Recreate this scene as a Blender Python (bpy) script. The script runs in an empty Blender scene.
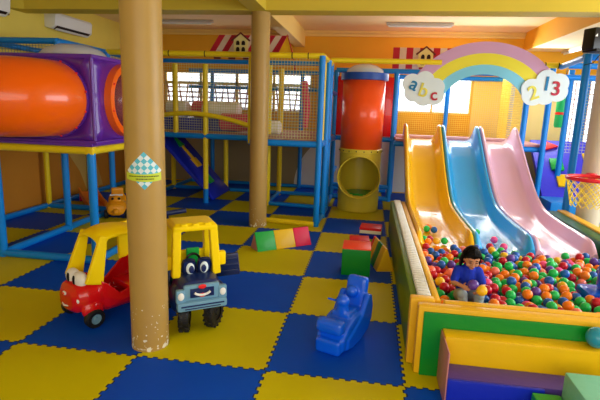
import bpy, bmesh, math, random
import numpy as np
from mathutils import Vector, Matrix, Euler
random.seed(7)
PI = math.pi
C = bpy.context.scene.collection
sc = bpy.context.scene

# ---------------------------------------------------------------- camera, light, exposure
cam_d = bpy.data.cameras.new('camera'); cam = bpy.data.objects.new('camera', cam_d); C.objects.link(cam)
cam_d.sensor_width = 36; cam_d.lens = 36 * 468 / 600; cam_d.clip_start = .05
yaw, pitch, roll = .1415, .1953, .0345
Rz = Matrix.Rotation(yaw, 3, 'Z')
fw = Vector((0, math.cos(pitch), -math.sin(pitch))); up = Vector((0, math.sin(pitch), math.cos(pitch))); rt = Vector((1, 0, 0))
r2 = Rz @ (math.cos(roll) * rt + math.sin(roll) * up); u2 = Rz @ (-math.sin(roll) * rt + math.cos(roll) * up); f2 = Rz @ fw
mw = Matrix((r2, u2, -f2)).transposed().to_4x4(); mw.translation = (.65, -3.06, 1.90)
cam.matrix_world = mw
sc.camera = cam
sc.view_settings.view_transform = 'Standard'; sc.view_settings.look = 'None'
sc.view_settings.exposure = 0.0; sc.view_settings.gamma = 1; sc.view_settings.use_curve_mapping = False

w = bpy.data.worlds.new('world'); sc.world = w; w.use_nodes = True
bg = w.node_tree.nodes['Background']; bg.inputs[0].default_value = (.86, .94, 1, 1); bg.inputs[1].default_value = 3.6

def area(name, loc, rot, sx, sy, e, col=(1, 1, 1)):
    d = bpy.data.lights.new(name, 'AREA'); d.shape = 'RECTANGLE'; d.size = sx; d.size_y = sy; d.energy = e; d.color = col
    o = bpy.data.objects.new(name, d); C.objects.link(o); o.location = loc; o.rotation_euler = rot; return o
# added front fill, wall closed there; daylight from the right-hand and back-wall windows
area('front_fill', (1.8, -5.2, 2.0), (math.radians(80), 0, 0), 7, 2.6, 168, (.98, .98, 1))
area('right_daylight', (6.3, 1.8, 2.1), (0, math.radians(78), 0), 2.2, 5.5, 200, (.92, .96, 1))
area('back_daylight', (3.2, 7.7, 2.9), (math.radians(-60), 0, 0), 4, .7, 120, (.95, .98, 1))
area('back_left_daylight', (-2.6, 7.85, 2.3), (math.radians(-80), 0, 0), 2.6, .7, 8, (.95, .98, 1))

# ---------------------------------------------------------------- materials
MATS = {}
def mat(name, col, rough=.5, spec=.5, var=0, vscale=3, bump=0, bscale=20, metal=0, alpha=1, trans=0, coat=0, sub=0):
    if name in MATS: return MATS[name]
    m = bpy.data.materials.new(name); m.use_nodes = True; nt = m.node_tree; b = nt.nodes['Principled BSDF']
    c = (*col, 1)
    b.inputs['Roughness'].default_value = rough; b.inputs['Metallic'].default_value = metal
    b.inputs['Specular IOR Level'].default_value = spec * .6
    b.inputs['Transmission Weight'].default_value = trans; b.inputs['Alpha'].default_value = alpha
    b.inputs['Coat Weight'].default_value = coat
    if sub: b.inputs['Subsurface Weight'].default_value = sub; b.inputs['Subsurface Radius'].default_value = (.02, .008, .005)
    tc = nt.nodes.new('ShaderNodeTexCoord')
    nz = nt.nodes.new('ShaderNodeTexNoise'); nz.inputs['Scale'].default_value = vscale; nz.inputs['Detail'].default_value = 4
    nt.links.new(tc.outputs['Object'], nz.inputs['Vector'])
    mx = nt.nodes.new('ShaderNodeMix'); mx.data_type = 'RGBA'
    v = max(var, .03)
    mx.inputs[6].default_value = tuple(x * (1 - v) for x in col) + (1,); mx.inputs[7].default_value = tuple(min(1, x * (1 + v)) for x in col) + (1,)
    nt.links.new(nz.outputs['Fac'], mx.inputs[0]); nt.links.new(mx.outputs[2], b.inputs['Base Color'])
    if bump:
        n2 = nt.nodes.new('ShaderNodeTexNoise'); n2.inputs['Scale'].default_value = bscale; n2.inputs['Detail'].default_value = 3
        nt.links.new(tc.outputs['Object'], n2.inputs['Vector'])
        bp = nt.nodes.new('ShaderNodeBump'); bp.inputs['Strength'].default_value = bump; bp.inputs['Distance'].default_value = .02
        nt.links.new(n2.outputs['Fac'], bp.inputs['Height']); nt.links.new(bp.outputs[0], b.inputs['Normal'])
    MATS[name] = m; return m
def srgb(r, g, b):
    f = lambda x: ((x / 255 + .055) / 1.055) ** 2.4 if x > 10 else x / 255 / 12.92
    return (f(r), f(g), f(b))
M = dict(
    wall=mat('painted_wall_yellow', srgb(240, 216, 96), .75, var=.05, bump=.05),
    wall_o=mat('painted_wall_orange', srgb(234, 170, 40), .75, var=.06, bump=.05),
    beam=mat('beam_paint', srgb(214, 190, 62), .7, var=.05),
    ceil=mat('ceiling_paint', srgb(246, 216, 160), .8, var=.04),
    cream=mat('cream_trim', srgb(240, 205, 120), .6),
    pil=mat('pillar_paint', srgb(178, 144, 78), .38, var=.07, vscale=5, bump=.04),
    pilb=mat('pillar_scuff', srgb(228, 224, 210), .7),
    pipe=mat('blue_pipe', srgb(10, 132, 226), .32, var=.06),
    pipey=mat('yellow_pipe', srgb(240, 212, 30), .35, var=.06),
    joint=mat('joint_black', srgb(28, 26, 24), .5),
    netg=mat('net_cord_pale', srgb(214, 214, 160), .8),
    nety=mat('net_cord_yellow', srgb(244, 216, 84), .8),
    netb=mat('net_cord_blue', srgb(50, 110, 170), .8),
    purple=mat('purple_plastic', srgb(98, 42, 166), .3, var=.05, coat=.3),
    orange=mat('orange_plastic', srgb(255, 104, 10), .28, var=.04, coat=.4),
    redor=mat('red_orange_plastic', srgb(246, 84, 26), .3, var=.05, coat=.3),
    olive=mat('olive_yellow_plastic', srgb(212, 190, 52), .35, var=.05, coat=.2),
    red=mat('red_plastic', srgb(214, 14, 22), .25, var=.05, coat=.5),
    redv=mat('red_vinyl', srgb(232, 36, 40), .35, bump=.15),
    ty=mat('toy_yellow', srgb(252, 218, 6), .4, .25, var=.04, coat=.04),
    navy=mat('navy_plastic', srgb(18, 38, 92), .3, var=.05, coat=.3),
    grille=mat('grey_blue_plastic', srgb(112, 160, 190), .35, var=.08),
    tyre=mat('tyre_black', srgb(24, 24, 28), .5, bump=.2),
    hub=mat('hub_blue_grey', srgb(110, 150, 170), .4),
    white=mat('white_plastic', srgb(238, 238, 236), .35),
    black=mat('black_plastic', srgb(14, 14, 16), .3),
    rock=mat('bright_blue_plastic', srgb(10, 96, 244), .25, var=.05, coat=.5),
    sy=mat('slide_yellow', srgb(250, 196, 24), .22, var=.04, coat=.5),
    sb=mat('slide_blue', srgb(50, 176, 252), .22, var=.04, coat=.5),
    sp=mat('slide_pink', srgb(232, 190, 224), .22, var=.04, coat=.5),
    vg=mat('vinyl_green', srgb(10, 140, 44), .3, var=.08, bump=.15, bscale=12),
    vy=mat('vinyl_yellow', srgb(234, 190, 10), .32, var=.07, bump=.25, bscale=9),
    vo=mat('vinyl_orange_yellow', srgb(240, 186, 26), .35, var=.07, bump=.2, bscale=12),
    vb=mat('vinyl_blue', srgb(24, 44, 190), .28, var=.06, bump=.12),
    vp=mat('vinyl_purple', srgb(84, 60, 140), .35, var=.06, bump=.12),
    vpk=mat('vinyl_pink', srgb(196, 130, 130), .4, var=.06, bump=.12),
    vr=mat('vinyl_red', srgb(252, 76, 36), .33, var=.05, bump=.12),
    vm=mat('vinyl_mint', srgb(126, 204, 176), .4, var=.06, bump=.2),
    vcr=mat('vinyl_crimson', srgb(226, 24, 84), .33, var=.05, bump=.2),
    vgr=mat('vinyl_bright_green', srgb(22, 170, 70), .3, var=.06, bump=.15),
    ramp=mat('vinyl_navy', srgb(24, 44, 190), .22, var=.08, bump=.2),
    deck=mat('deck_pad', srgb(170, 110, 90), .6, var=.2),
    foamw=mat('foam_white', srgb(250, 250, 246), .5, bump=.1), foamp=mat('foam_pink', srgb(230, 60, 110), .5, bump=.1),
    strip=mat('white_ribbed_strip', srgb(226, 228, 224), .3, var=.1, bump=.4, bscale=30),
    lav=mat('arch_lavender', srgb(206, 160, 196), .5), ay=mat('arch_yellow', srgb(232, 222, 60), .5), ab=mat('arch_blue', srgb(128, 206, 232), .5),
    cloud=mat('cloud_white', srgb(222, 236, 240), .5),
    lb=mat('letter_blue', srgb(24, 124, 176), .5), ly=mat('letter_yellow', srgb(228, 220, 90), .5), lr=mat('letter_red', srgb(190, 34, 60), .5),
    awr=mat('awning_red', srgb(190, 24, 44), .6), aww=mat('awning_cream', srgb(226, 196, 170), .6), brown=mat('roof_brown', srgb(110, 40, 30), .6),
    housew=mat('house_cream', srgb(236, 218, 140), .6), dark=mat('dark_opening', srgb(40, 20, 12), .7),
    metal=mat('grey_metal', srgb(170, 170, 170), .4, metal=.8), lamp=mat('lamp_grey', srgb(206, 198, 190), .4),
    skin=mat('skin', srgb(196, 138, 104), .5, sub=.1), hair=mat('black_hair', srgb(8, 6, 8), .5, .15, bump=.3, bscale=60),
    shirt=mat('blue_cotton', srgb(16, 48, 184), .8, bump=.2), legg=mat('grey_leggings', srgb(150, 168, 180), .8, bump=.1), lip=mat('lip', srgb(150, 70, 66), .5),
    cardb=mat('mural_beige', srgb(204, 164, 84), .75), muralw=mat('mural_white', srgb(216, 210, 200), .75),
    clear=mat('clear_plastic', (.85, .87, .85), .12, alpha=.6), chk1=mat('sticker_aqua', srgb(90, 190, 214), .4), chk2=mat('sticker_white', srgb(220, 236, 240), .4),
    rib=mat('sticker_lime', srgb(196, 214, 60), .4), hoop=mat('hoop_red', srgb(214, 20, 40), .3, coat=.3),
    lattice=mat('lattice_wood', srgb(196, 130, 120), .7),
    gp=mat('glass_pane', (.9, .97, 1), .05, alpha=.15),
)
# interlocking foam mats: one-metre tiles with toothed edges
def floor_mat():
    m = bpy.data.materials.new('jigsaw_foam_mats'); m.use_nodes = True; nt = m.node_tree; L = nt.links.new; b = nt.nodes['Principled BSDF']
    def math_(op, a, c=None, d=None):
        n = nt.nodes.new('ShaderNodeMath'); n.operation = op
        for i, v in enumerate((a, c, d)):
            if v is None: continue
            if isinstance(v, (int, float)): n.inputs[i].default_value = v
            else: L(v, n.inputs[i])
        return n.outputs[0]
    tc = nt.nodes.new('ShaderNodeTexCoord'); sp = nt.nodes.new('ShaderNodeSeparateXYZ'); L(tc.outputs['Object'], sp.inputs[0])
    X = math_('ADD', sp.outputs[0], 20); Y = math_('ADD', sp.outputs[1], 20)
    def tooth(v):   # square-ish wave in -1..1
        s = math_('SINE', math_('MULTIPLY', v, 2 * PI * 12))
        return math_('MULTIPLY', math_('MAXIMUM', math_('MINIMUM', math_('MULTIPLY', s, 6), 1), -1), .010)
    x2 = math_('ADD', X, tooth(Y)); y2 = math_('ADD', Y, tooth(X))
    par = math_('MODULO', math_('ADD', math_('FLOOR', x2), math_('FLOOR', y2)), 2)
    isb = math_('LESS_THAN', par, .5)
    def edge(v):
        f = math_('FRACT', v); return math_('MINIMUM', f, math_('SUBTRACT', 1, f))
    e = math_('MINIMUM', edge(x2), edge(y2)); seam = math_('LESS_THAN', e, .0055)
    nz = nt.nodes.new('ShaderNodeTexNoise'); nz.inputs['Scale'].default_value = 1.3; nz.inputs['Detail'].default_value = 6; L(tc.outputs['Object'], nz.inputs['Vector'])
    def mix(f, a, c):
        n = nt.nodes.new('ShaderNodeMix'); n.data_type = 'RGBA'
        for s, v in ((0, f), (6, a), (7, c)):
            if isinstance(v, tuple): n.inputs[s].default_value = (*v, 1)
            else: L(v, n.inputs[s])
        return n.outputs[2]
    yel = mix(nz.outputs['Fac'], srgb(188, 178, 0), srgb(208, 196, 4)); blu = mix(nz.outputs['Fac'], srgb(0, 62, 178), srgb(0, 84, 218))
    col = mix(seam, mix(isb, yel, blu), srgb(10, 40, 70))
    L(col, b.inputs['Base Color']); b.inputs['Roughness'].default_value = .55; b.inputs['Specular IOR Level'].default_value = .15
    n2 = nt.nodes.new('ShaderNodeTexNoise'); n2.inputs['Scale'].default_value = 180; L(tc.outputs['Object'], n2.inputs['Vector'])
    bp = nt.nodes.new('ShaderNodeBump'); bp.inputs['Strength'].default_value = .12; bp.inputs['Distance'].default_value = .003
    L(n2.outputs['Fac'], bp.inputs['Height']); L(bp.outputs[0], b.inputs['Normal'])
    return m
M['floor'] = floor_mat()

# ---------------------------------------------------------------- mesh helpers
def NB(): return bmesh.new()
def link(name, me, mt, parent=None):
    o = bpy.data.objects.new(name, me); C.objects.link(o)
    for m in (mt if isinstance(mt, (list, tuple)) else [mt]): me.materials.append(m if not isinstance(m, str) else M[m])
    if parent: o.parent = parent
    return o
def obj(name, bm, mt, parent=None, world=True, smooth=True, **tags):
    """world=True: the vertices are in world coordinates; they are moved to the parent's frame"""
    if world and parent is not None:
        p = parent; mtx = Matrix.Identity(4)
        while p is not None:
            mtx = p.matrix_basis @ mtx if False else (Matrix.LocRotScale(p.location, p.rotation_euler, p.scale) @ mtx); p = p.parent
        bm.transform(mtx.inverted())
    bmesh.ops.recalc_face_normals(bm, faces=bm.faces)
    me = bpy.data.meshes.new(name); bm.to_mesh(me); bm.free()
    if smooth:
        me.polygons.foreach_set('use_smooth', [True] * len(me.polygons))
        try: me.set_sharp_from_angle(angle=math.radians(38))
        except Exception: pass
    o = link(name, me, mt, parent)
    for k, v in tags.items(): o[k] = v
    return o
def top(name, bm, mt, label, cat, group=None, base=None, smooth=True):
    """a thing that is a single mesh, with its origin at its base"""
    if base is None:
        xs = [v.co for v in bm.verts]
        base = Vector((sum(v.x for v in xs) / len(xs), sum(v.y for v in xs) / len(xs), min(v.z for v in xs)))
    bmesh.ops.translate(bm, verts=bm.verts, vec=-Vector(base))
    o = obj(name, bm, mt, None, False, smooth); o.location = base
    o['label'] = label; o['category'] = cat
    if group: o['group'] = group
    return o
def thing(name, label, cat, loc=(0, 0, 0), rz=0, group=None):
    o = bpy.data.objects.new(name, None); C.objects.link(o); o.empty_display_size = .1
    o.location = loc; o.rotation_euler = (0, 0, rz); o['label'] = label; o['category'] = cat
    if group: o['group'] = group
    return o
def struct(name, bm, mt, label=None, smooth=False):
    o = obj(name, bm, mt, None, smooth=smooth); o['kind'] = 'structure'
    if label: o['label'] = label
    return o
def addbm(bm, src):
    me = bpy.data.meshes.new('t'); src.to_mesh(me); src.free(); bm.from_mesh(me); bpy.data.meshes.remove(me)
def box(bm, c, s, bev=0, rot=(0, 0, 0), mi=0, seg=2):
    t = NB(); bmesh.ops.create_cube(t, size=1)
    bmesh.ops.scale(t, verts=t.verts, vec=s)
    if bev: bmesh.ops.bevel(t, geom=t.edges[:], offset=bev, segments=seg, profile=.6, affect='EDGES')
    t.transform(Matrix.Translation(c) @ Euler(rot).to_matrix().to_4x4())
    for f in t.faces: f.material_index = mi
    addbm(bm, t); return bm
def bx(bm, x0, x1, y0, y1, z0, z1, bev=0, mi=0):
    return box(bm, ((x0 + x1) / 2, (y0 + y1) / 2, (z0 + z1) / 2), (x1 - x0, y1 - y0, z1 - z0), bev, mi=mi)
def sweep(bm, pts, r, seg=12, closed=False, cap=True, mi=0):
    pts = [Vector(p) for p in pts]; n = len(pts); rr = r if isinstance(r, (list, tuple)) else [r] * n
    rings = []; prev = None
    for i, p in enumerate(pts):
        if closed: t = pts[(i + 1) % n] - pts[i - 1]
        else: t = pts[min(i + 1, n - 1)] - pts[max(i - 1, 0)]
        t.normalize()
        if prev is None:
            a = Vector((0, 0, 1)) if abs(t.z) < .9 else Vector((1, 0, 0)); u = t.cross(a).normalized()
        else:
            u = prev - t * prev.dot(t)
            u = u.normalized() if u.length > 1e-6 else t.orthogonal().normalized()
        prev = u; v = t.cross(u)
        rings.append([bm.verts.new(p + rr[i] * (math.cos(2 * PI * k / seg) * u + math.sin(2 * PI * k / seg) * v)) for k in range(seg)])
    m = n if closed else n - 1
    for i in range(m):
        a, b = rings[i], rings[(i + 1) % n]
        for k in range(seg):
            f = bm.faces.new((a[k], a[(k + 1) % seg], b[(k + 1) % seg], b[k])); f.material_index = mi
    if cap and not closed:
        for q in (rings[0], rings[-1]): 
            f = bm.faces.new(q); f.material_index = mi
    return bm
def pipe(bm, a, b, r=.03, seg=14): return sweep(bm, [a, b], r, seg)
def lathe(bm, prof, loc=(0, 0, 0), axis='Z', seg=40, mi=0, a0=0, a1=2 * PI):
    """prof: (radius, height)"""
    full = abs(a1 - a0 - 2 * PI) < 1e-6; n = seg if full else seg + 1; rings = []
    def P(r, h, a):
        x, y = r * math.cos(a), r * math.sin(a)
        v = {'Z': (x, y, h), 'Y': (x, h, y), 'X': (h, x, y)}[axis]
        return Vector(v) + Vector(loc)
    for r, h in prof: rings.append([bm.verts.new(P(max(r, 1e-4), h, a0 + (a1 - a0) * k / seg)) for k in range(n)])
    for i in range(len(prof) - 1):
        for k in range(seg):
            f = bm.faces.new((rings[i][k], rings[i][(k + 1) % n], rings[i + 1][(k + 1) % n], rings[i + 1][k])); f.material_index = mi
    return bm
def prism(bm, poly, d, O, ax, ay, az, mi=0, bev=0):
    """2D outline extruded by d along az"""
    t = NB(); O, ax, ay, az = Vector(O), Vector(ax), Vector(ay), Vector(az)
    v0 = [t.verts.new(O + ax * x + ay * y) for x, y in poly]; v1 = [t.verts.new(O + ax * x + ay * y + az * d) for x, y in poly]
    n = len(poly); t.faces.new(v0); t.faces.new(v1[::-1])
    for i in range(n): t.faces.new((v0[i], v0[(i + 1) % n], v1[(i + 1) % n], v1[i]))
    bmesh.ops.recalc_face_normals(t, faces=t.faces)
    if bev: bmesh.ops.bevel(t, geom=t.edges[:], offset=bev, segments=2, profile=.6, affect='EDGES')
    for f in t.faces: f.material_index = mi
    addbm(bm, t); return bm
def ball(bm, c, r, sc_=(1, 1, 1), rot=(0, 0, 0), u=20, v=14, mi=0):
    t = NB(); bmesh.ops.create_uvsphere(t, u_segments=u, v_segments=v, radius=1)
    t.transform(Matrix.Translation(c) @ Euler(rot).to_matrix().to_4x4() @ Matrix.Diagonal((r * sc_[0], r * sc_[1], r * sc_[2], 1)))
    for f in t.faces: f.material_index = mi
    addbm(bm, t); return bm
def capsule(bm, pts, rad, seg=14):
    sweep(bm, pts, rad, seg)
    for p, r in zip(pts, rad): ball(bm, p, r * .995, u=14, v=10)
    return bm
def fuse(bm, voxel=.006, smooth=4, post=None):
    """union of overlapping shapes into one continuous skin"""
    bmesh.ops.recalc_face_normals(bm, faces=bm.faces)
    me = bpy.data.meshes.new('f'); bm.to_mesh(me); bm.free()
    o = bpy.data.objects.new('f', me); C.objects.link(o)
    m = o.modifiers.new('r', 'REMESH'); m.mode = 'VOXEL'; m.voxel_size = voxel
    s = o.modifiers.new('s', 'SMOOTH'); s.iterations = smooth; s.factor = .6
    dg = bpy.context.evaluated_depsgraph_get(); me2 = bpy.data.meshes.new_from_object(o.evaluated_get(dg))
    bpy.data.objects.remove(o); out = NB(); out.from_mesh(me2); bpy.data.meshes.remove(me2); return out
def net(bm, O, U, V, step=.05, r=.0028, diamond=False):
    """square net of cords over the parallelogram O, O+U, O+V"""
    O, U, V = Vector(O), Vector(U), Vector(V); nu = max(1, round(U.length / step)); nv = max(1, round(V.length / step))
    for i in range(nu + 1): sweep(bm, [O + U * i / nu, O + U * i / nu + V], r, 4, cap=False)
    for i in range(nv + 1): sweep(bm, [O + V * i / nv, O + V * i / nv + U], r, 4, cap=False)
    return bm
def text_bm(s, size, depth=.006):
    cu = bpy.data.curves.new('t', 'FONT'); cu.body = s; cu.size = size; cu.extrude = depth; cu.align_x = 'CENTER'; cu.align_y = 'CENTER'; cu.offset = size * .012
    o = bpy.data.objects.new('t', cu); C.objects.link(o); dg = bpy.context.evaluated_depsgraph_get()
    me = bpy.data.meshes.new_from_object(o.evaluated_get(dg)); bpy.data.objects.remove(o)
    bm = NB(); bm.from_mesh(me); bpy.data.meshes.remove(me); return bm
def solid(o, t=.01, off=0):
    m = o.modifiers.new('wall', 'SOLIDIFY'); m.thickness = t; m.offset = off; return o

# ================================================================ SETTING
XL, XR, YB, YF, ZC = -5.05, 6.6, 8.05, -5.6, 3.62
b = NB(); bx(b, XL - .1, XR + .1, YF, YB + .1, -.06, 0); struct('floor', b, M['floor'], 'blue and yellow jigsaw foam mats laid as a checkerboard')
b = NB(); bx(b, XL - .1, XR + .1, YF, YB + .1, ZC, ZC + .1); struct('ceiling', b, M['ceil'])
# left wall with a wavy two-colour lower mural field, band darkened as under-deck shade
b = NB(); bx(b, XL - .1, XL, YF, YB + .1, 0, ZC)
struct('wall_left', b, M['wall'])
b = NB()
poly = [(2.0, 0.02), (7.9, .02), (7.9, 1.25), (2.0, 1.25)]
prism(b, poly, .006, (XL, 0, 0), (0, 1, 0), (0, 0, 1), (1, 0, 0), 0)
pts = [(4.7, 1.25), (5.3, 1.25), (5.75, 1.0), (6.1, .6), (6.3, .1), (5.7, .1), (5.5, .5), (5.2, .85)]
prism(b, pts, .01, (XL, 0, 0), (0, 1, 0), (0, 0, 1), (1, 0, 0), 1)
struct('trim_1', b, [mat('shaded_band_ochre', srgb(196, 128, 36), .75), M['cardb']], 'orange painted lower band of the left wall, darkened as under-deck shade, with beige curve')
# back wall with window openings
def wall_with_holes(name, x0, x1, holes, mt):
    b = NB(); y0, y1 = YB, YB + .12; x = x0
    for (a, c, z0, z1) in sorted(holes):
        bx(b, x, a, y0, y1, 0, ZC); bx(b, a, c, y0, y1, 0, z0); bx(b, a, c, y0, y1, z1, ZC); x = c
    bx(b, x, x1, y0, y1, 0, ZC); return struct(name, b, mt)
HOLES = [(-4.35, -.75, 1.78, 2.66), (1.12, 2.85, 1.86, 2.64), (4.9, 5.75, 1.2, 2.7)]
wall_with_holes('wall_back', XL - .1, XR + .1, HOLES, M['wall_o'])
for i, (x0, x1, z0, z1) in enumerate(HOLES):
    b = NB(); t = .035; y = YB + .05
    bx(b, x0, x1, y - .03, y + .03, z0, z0 + t); bx(b, x0, x1, y - .03, y + .03, z1 - t, z1); bx(b, x0, x0 + t, y - .03, y + .03, z0, z1); bx(b, x1 - t, x1, y - .03, y + .03, z0, z1)
    if i == 0:
        bx(b, x0, x1, y - .03, y + .03, 2.36, 2.43)
        for k in range(1, 4): bx(b, x0 + k * .9 - .03, x0 + k * .9 + .03, y - .03, y + .03, z0, z1)
        for k in range(24): xx = x0 + .08 + k * .15; box(b, (xx, y, 2.07), (.03, .02, .62), rot=(0, .12 if k % 2 else -.12, 0), mi=1)
        for k in range(5): bx(b, x0, x1, y - .012, y + .012, 1.82 + k * .115, 1.85 + k * .115, mi=1)
    elif i == 2:
        for k in range(1, 9): bx(b, x0 + k * .095, x0 + k * .095 + .012, y - .01, y + .01, z0, z1, mi=1)
        for k in range(1, 14): bx(b, x0, x1, y - .01, y + .01, z0 + k * .107, z0 + k * .107 + .012, mi=1)
    else: bx(b, 1.98, 2.02, y - .03, y + .03, z0, z1)
    o = struct('window_%d' % (i + 1), b, [M['cream'], M['lattice']])
    b = NB(); bx(b, x0 + .02, x1 - .02, y + .035, y + .041, z0 + .02, z1 - .02); g = obj('pane', b, M['gp'], o, smooth=False)
b = NB(); bx(b, XR, XR + .1, YF, -1.2, 0, ZC); bx(b, XR, XR + .1, 4.8, YB + .1, 0, ZC); bx(b, XR, XR + .1, -1.2, 4.8, 0, .9); bx(b, XR, XR + .1, -1.2, 4.8, 3.1, ZC)
struct('wall_right', b, M['wall'])
b = NB(); bx(b, XL, XR, YB - .05, YB, 3.5, 3.56, .012); bx(b, XL, XR, YB - .09, YB, 3.56, ZC, .012); struct('trim_2', b, M['cream'], 'cream cornice along the top of the back wall')
b = NB(); bx(b, XL, XR, YF - .1, YF, 0, ZC); struct('wall_front', b, M['wall'])
b = NB(); bx(b, -4.9, 6.5, YB - .006, YB, .02, 1.27); struct('trim_9', b, mat('painted_band_beige', srgb(158, 140, 104), .75), 'grey beige painted lower band of the back wall')
b = NB(); bx(b, 2.86, 4.88, YB - .006, YB, 1.27, 2.7); struct('trim_10', b, mat('wall_field_cream', srgb(244, 222, 150), .75), 'cream field of the back wall behind the slides')  # cream rectangle laid over the orange wall
# white arch mural behind the tube slide
b = NB(); arc = [(.45 + 1.55 * math.cos(a), .0 + 1.45 * math.sin(a)) for a in [PI * i / 40 for i in range(41)]]
prism(b, arc, .008, (0, YB - .006, .02), (1, 0, 0), (0, 0, 1), (0, -1, 0)); struct('trim_3', b, M['muralw'], 'large white half circle painted low on the back wall')
# beams
b = NB(); bx(b, XL, XR, 3.95, 4.32, 3.26, ZC, .006)
prism(b, [(XL, 3.96), (-4.78, 3.96), (XL, 3.80)], .36, (0, 0, 3.26), (1, 0, 0), (0, 1, 0), (0, 0, 1)); struct('trim_4', b, M['beam'], 'deep yellow ceiling beam across the room')
b = NB(); bx(b, -1.19, -.94, YF, 3.95, 3.26, ZC, .006); struct('trim_5', b, M['beam'], 'yellow ceiling beam running from the pillar towards the front')
b = NB(); bx(b, -1.17, -.94, 4.32, YB, 3.26, ZC, .006); struct('trim_6', b, M['cream'], 'cream ceiling beam running back from the middle pillar')
b = NB(); bx(b, 3.81, 3.83, 4.32, YB, 3.25, ZC); struct('trim_7', b, M['wall_o'], 'orange side face of the lowered ceiling on the right')
b = NB(); bx(b, 3.83, XR, 4.32, YB, 3.25, 3.3); struct('trim_8', b, M['ceil'], 'lowered cream ceiling on the right')
# pillars
def pillar(x, y, r, zt, name, lab):
    b = NB(); lathe(b, [(0, 0), (r, 0), (r, zt), (0, zt)], (x, y, 0), seg=48)
    o = struct(name, b, M['pil'] if x < 3 else mat('pillar_paint_grey', srgb(196, 184, 164), .5, var=.06), lab, smooth=True); return o
p1 = pillar(-.985, .2, .143, 3.62, 'pillar', 'tan round pillar with a diamond sticker, nearest the camera')
p2 = pillar(-1.055, 4.13, .14, 3.3, 'pillar', 'tan round pillar standing in the middle of the mat floor')
p3 = pillar(3.87, 4.15, .16, 3.3, 'pillar', 'tan round pillar at the right edge behind the basketball hoop')
def curved_patch(b, cx, cy, r, poly_rows, mi=0):
    """rows of (angle, z) quads wrapped on a cylinder"""
    for quad in poly_rows:
        vs = [b.verts.new((cx + r * math.sin(a), cy - r * math.cos(a), z)) for a, z in quad]
        f = b.faces.new(vs); f.material_index = mi
# worn paint near the feet of two pillars
for (pp, cx, cy, r, zmax, n) in ((p1, -.985, .2, .1438, .36, 60), (p2, -1.055, 4.13, .1408, .3, 30)):
    b = NB()
    for i in range(n):
        a = random.uniform(-.9, 1.7); q_ = random.random() ** 2.2; z = q_ * zmax + .02; da = random.uniform(.02, .05 + .16 * (1 - q_) ** 5); dz = random.uniform(.003, .007 + .028 * (1 - q_) ** 5)
        k = 7; offs = [random.uniform(.5, 1.15) for _ in range(k)]
        curved_patch(b, cx, cy, r, [[(a + da * o_ * math.cos(2 * PI * j / k), max(.002, z + dz * o_ * math.sin(2 * PI * j / k))) for j, o_ in enumerate(offs)]])
    obj('worn_paint', b, M['pilb'], pp, kind='stuff')

# sticker on the near pillar
st = thing('pillar_sticker', 'diamond aqua checked sticker with lime ribbon on the nearest pillar', 'sticker', (-.985, .04, 1.2))
def wrap(b, pts2, mi, r=.1455, cx=-.985, cy=.2, ang0=.40):
    vs = [b.verts.new((cx + r * math.sin(u / .145 + ang0), cy - r * math.cos(u / .145 + ang0), z)) for u, z in pts2]; f = b.faces.new(vs); f.material_index = mi
b = NB(); n = 6; h = .138; cz = 1.415
for i in range(n):
    for j in range(n):
        for (si, sj) in ((0, 0),):
            a0, a1, b0, b1 = i / n, (i + 1) / n, j / n, (j + 1) / n
            P = lambda s, t: ((s - t) * h * .98, cz + (s + t - 1) * h)
            wrap(b, [P(a0, b0), P(a1, b0), P(a1, b1), P(a0, b1)], (i + j) % 2)
obj('checked_diamond', b, [M['chk1'], M['chk2']], st)
b = NB(); top_ = []; bot_ = []
for k in range(25):
    u = -.15 + .28 * k / 24; zc = 1.375 - .012 * math.sin((k / 24) * PI) - .0
    top_.append((u, zc + .028)); bot_.append((u, zc - .022 - .01 * (k / 24)))
for k in range(24): wrap(b, [bot_[k], bot_[k + 1], top_[k + 1], top_[k]], 0, r=.1463)
obj('ribbon_banner', b, M['rib'], st)
b = NB()
for row, (u0, u1, z) in enumerate(((-.12, .11, 1.375), (-.06, .07, 1.356))):
    u = u0
    while u < u1:
        l = random.uniform(.004, .008); wrap(b, [(u, z - .004), (u + l, z - .004), (u + l, z + .004), (u, z + .004)], 0, r=.147); u += l + .003
obj('lettering', b, M['black'], st)

# ================================================================ PLAY FRAMES
DZ = 1.30
def posts(parent, lst, mt='pipe', r=.034, name='post'):
    r = r * 1.28
    for (x, y, z0, z1) in lst: b = NB(); pipe(b, (x, y, z0), (x, y, z1), r); obj(name, b, M[mt], parent)
def bars(parent, lst, mt='pipe', r=.032, name='crossbar'):
    r = r * 1.18
    for a, c in lst: b = NB(); pipe(b, a, c, r); obj(name, b, M[mt], parent)
def nets(parent, lst, mt='netg', step=.047, r=.0032):
    for O, U, V in lst: b = NB(); net(b, O, U, V, step, r); obj('safety_net', b, M[mt], parent, smooth=False)
TOP = 2.68
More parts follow.
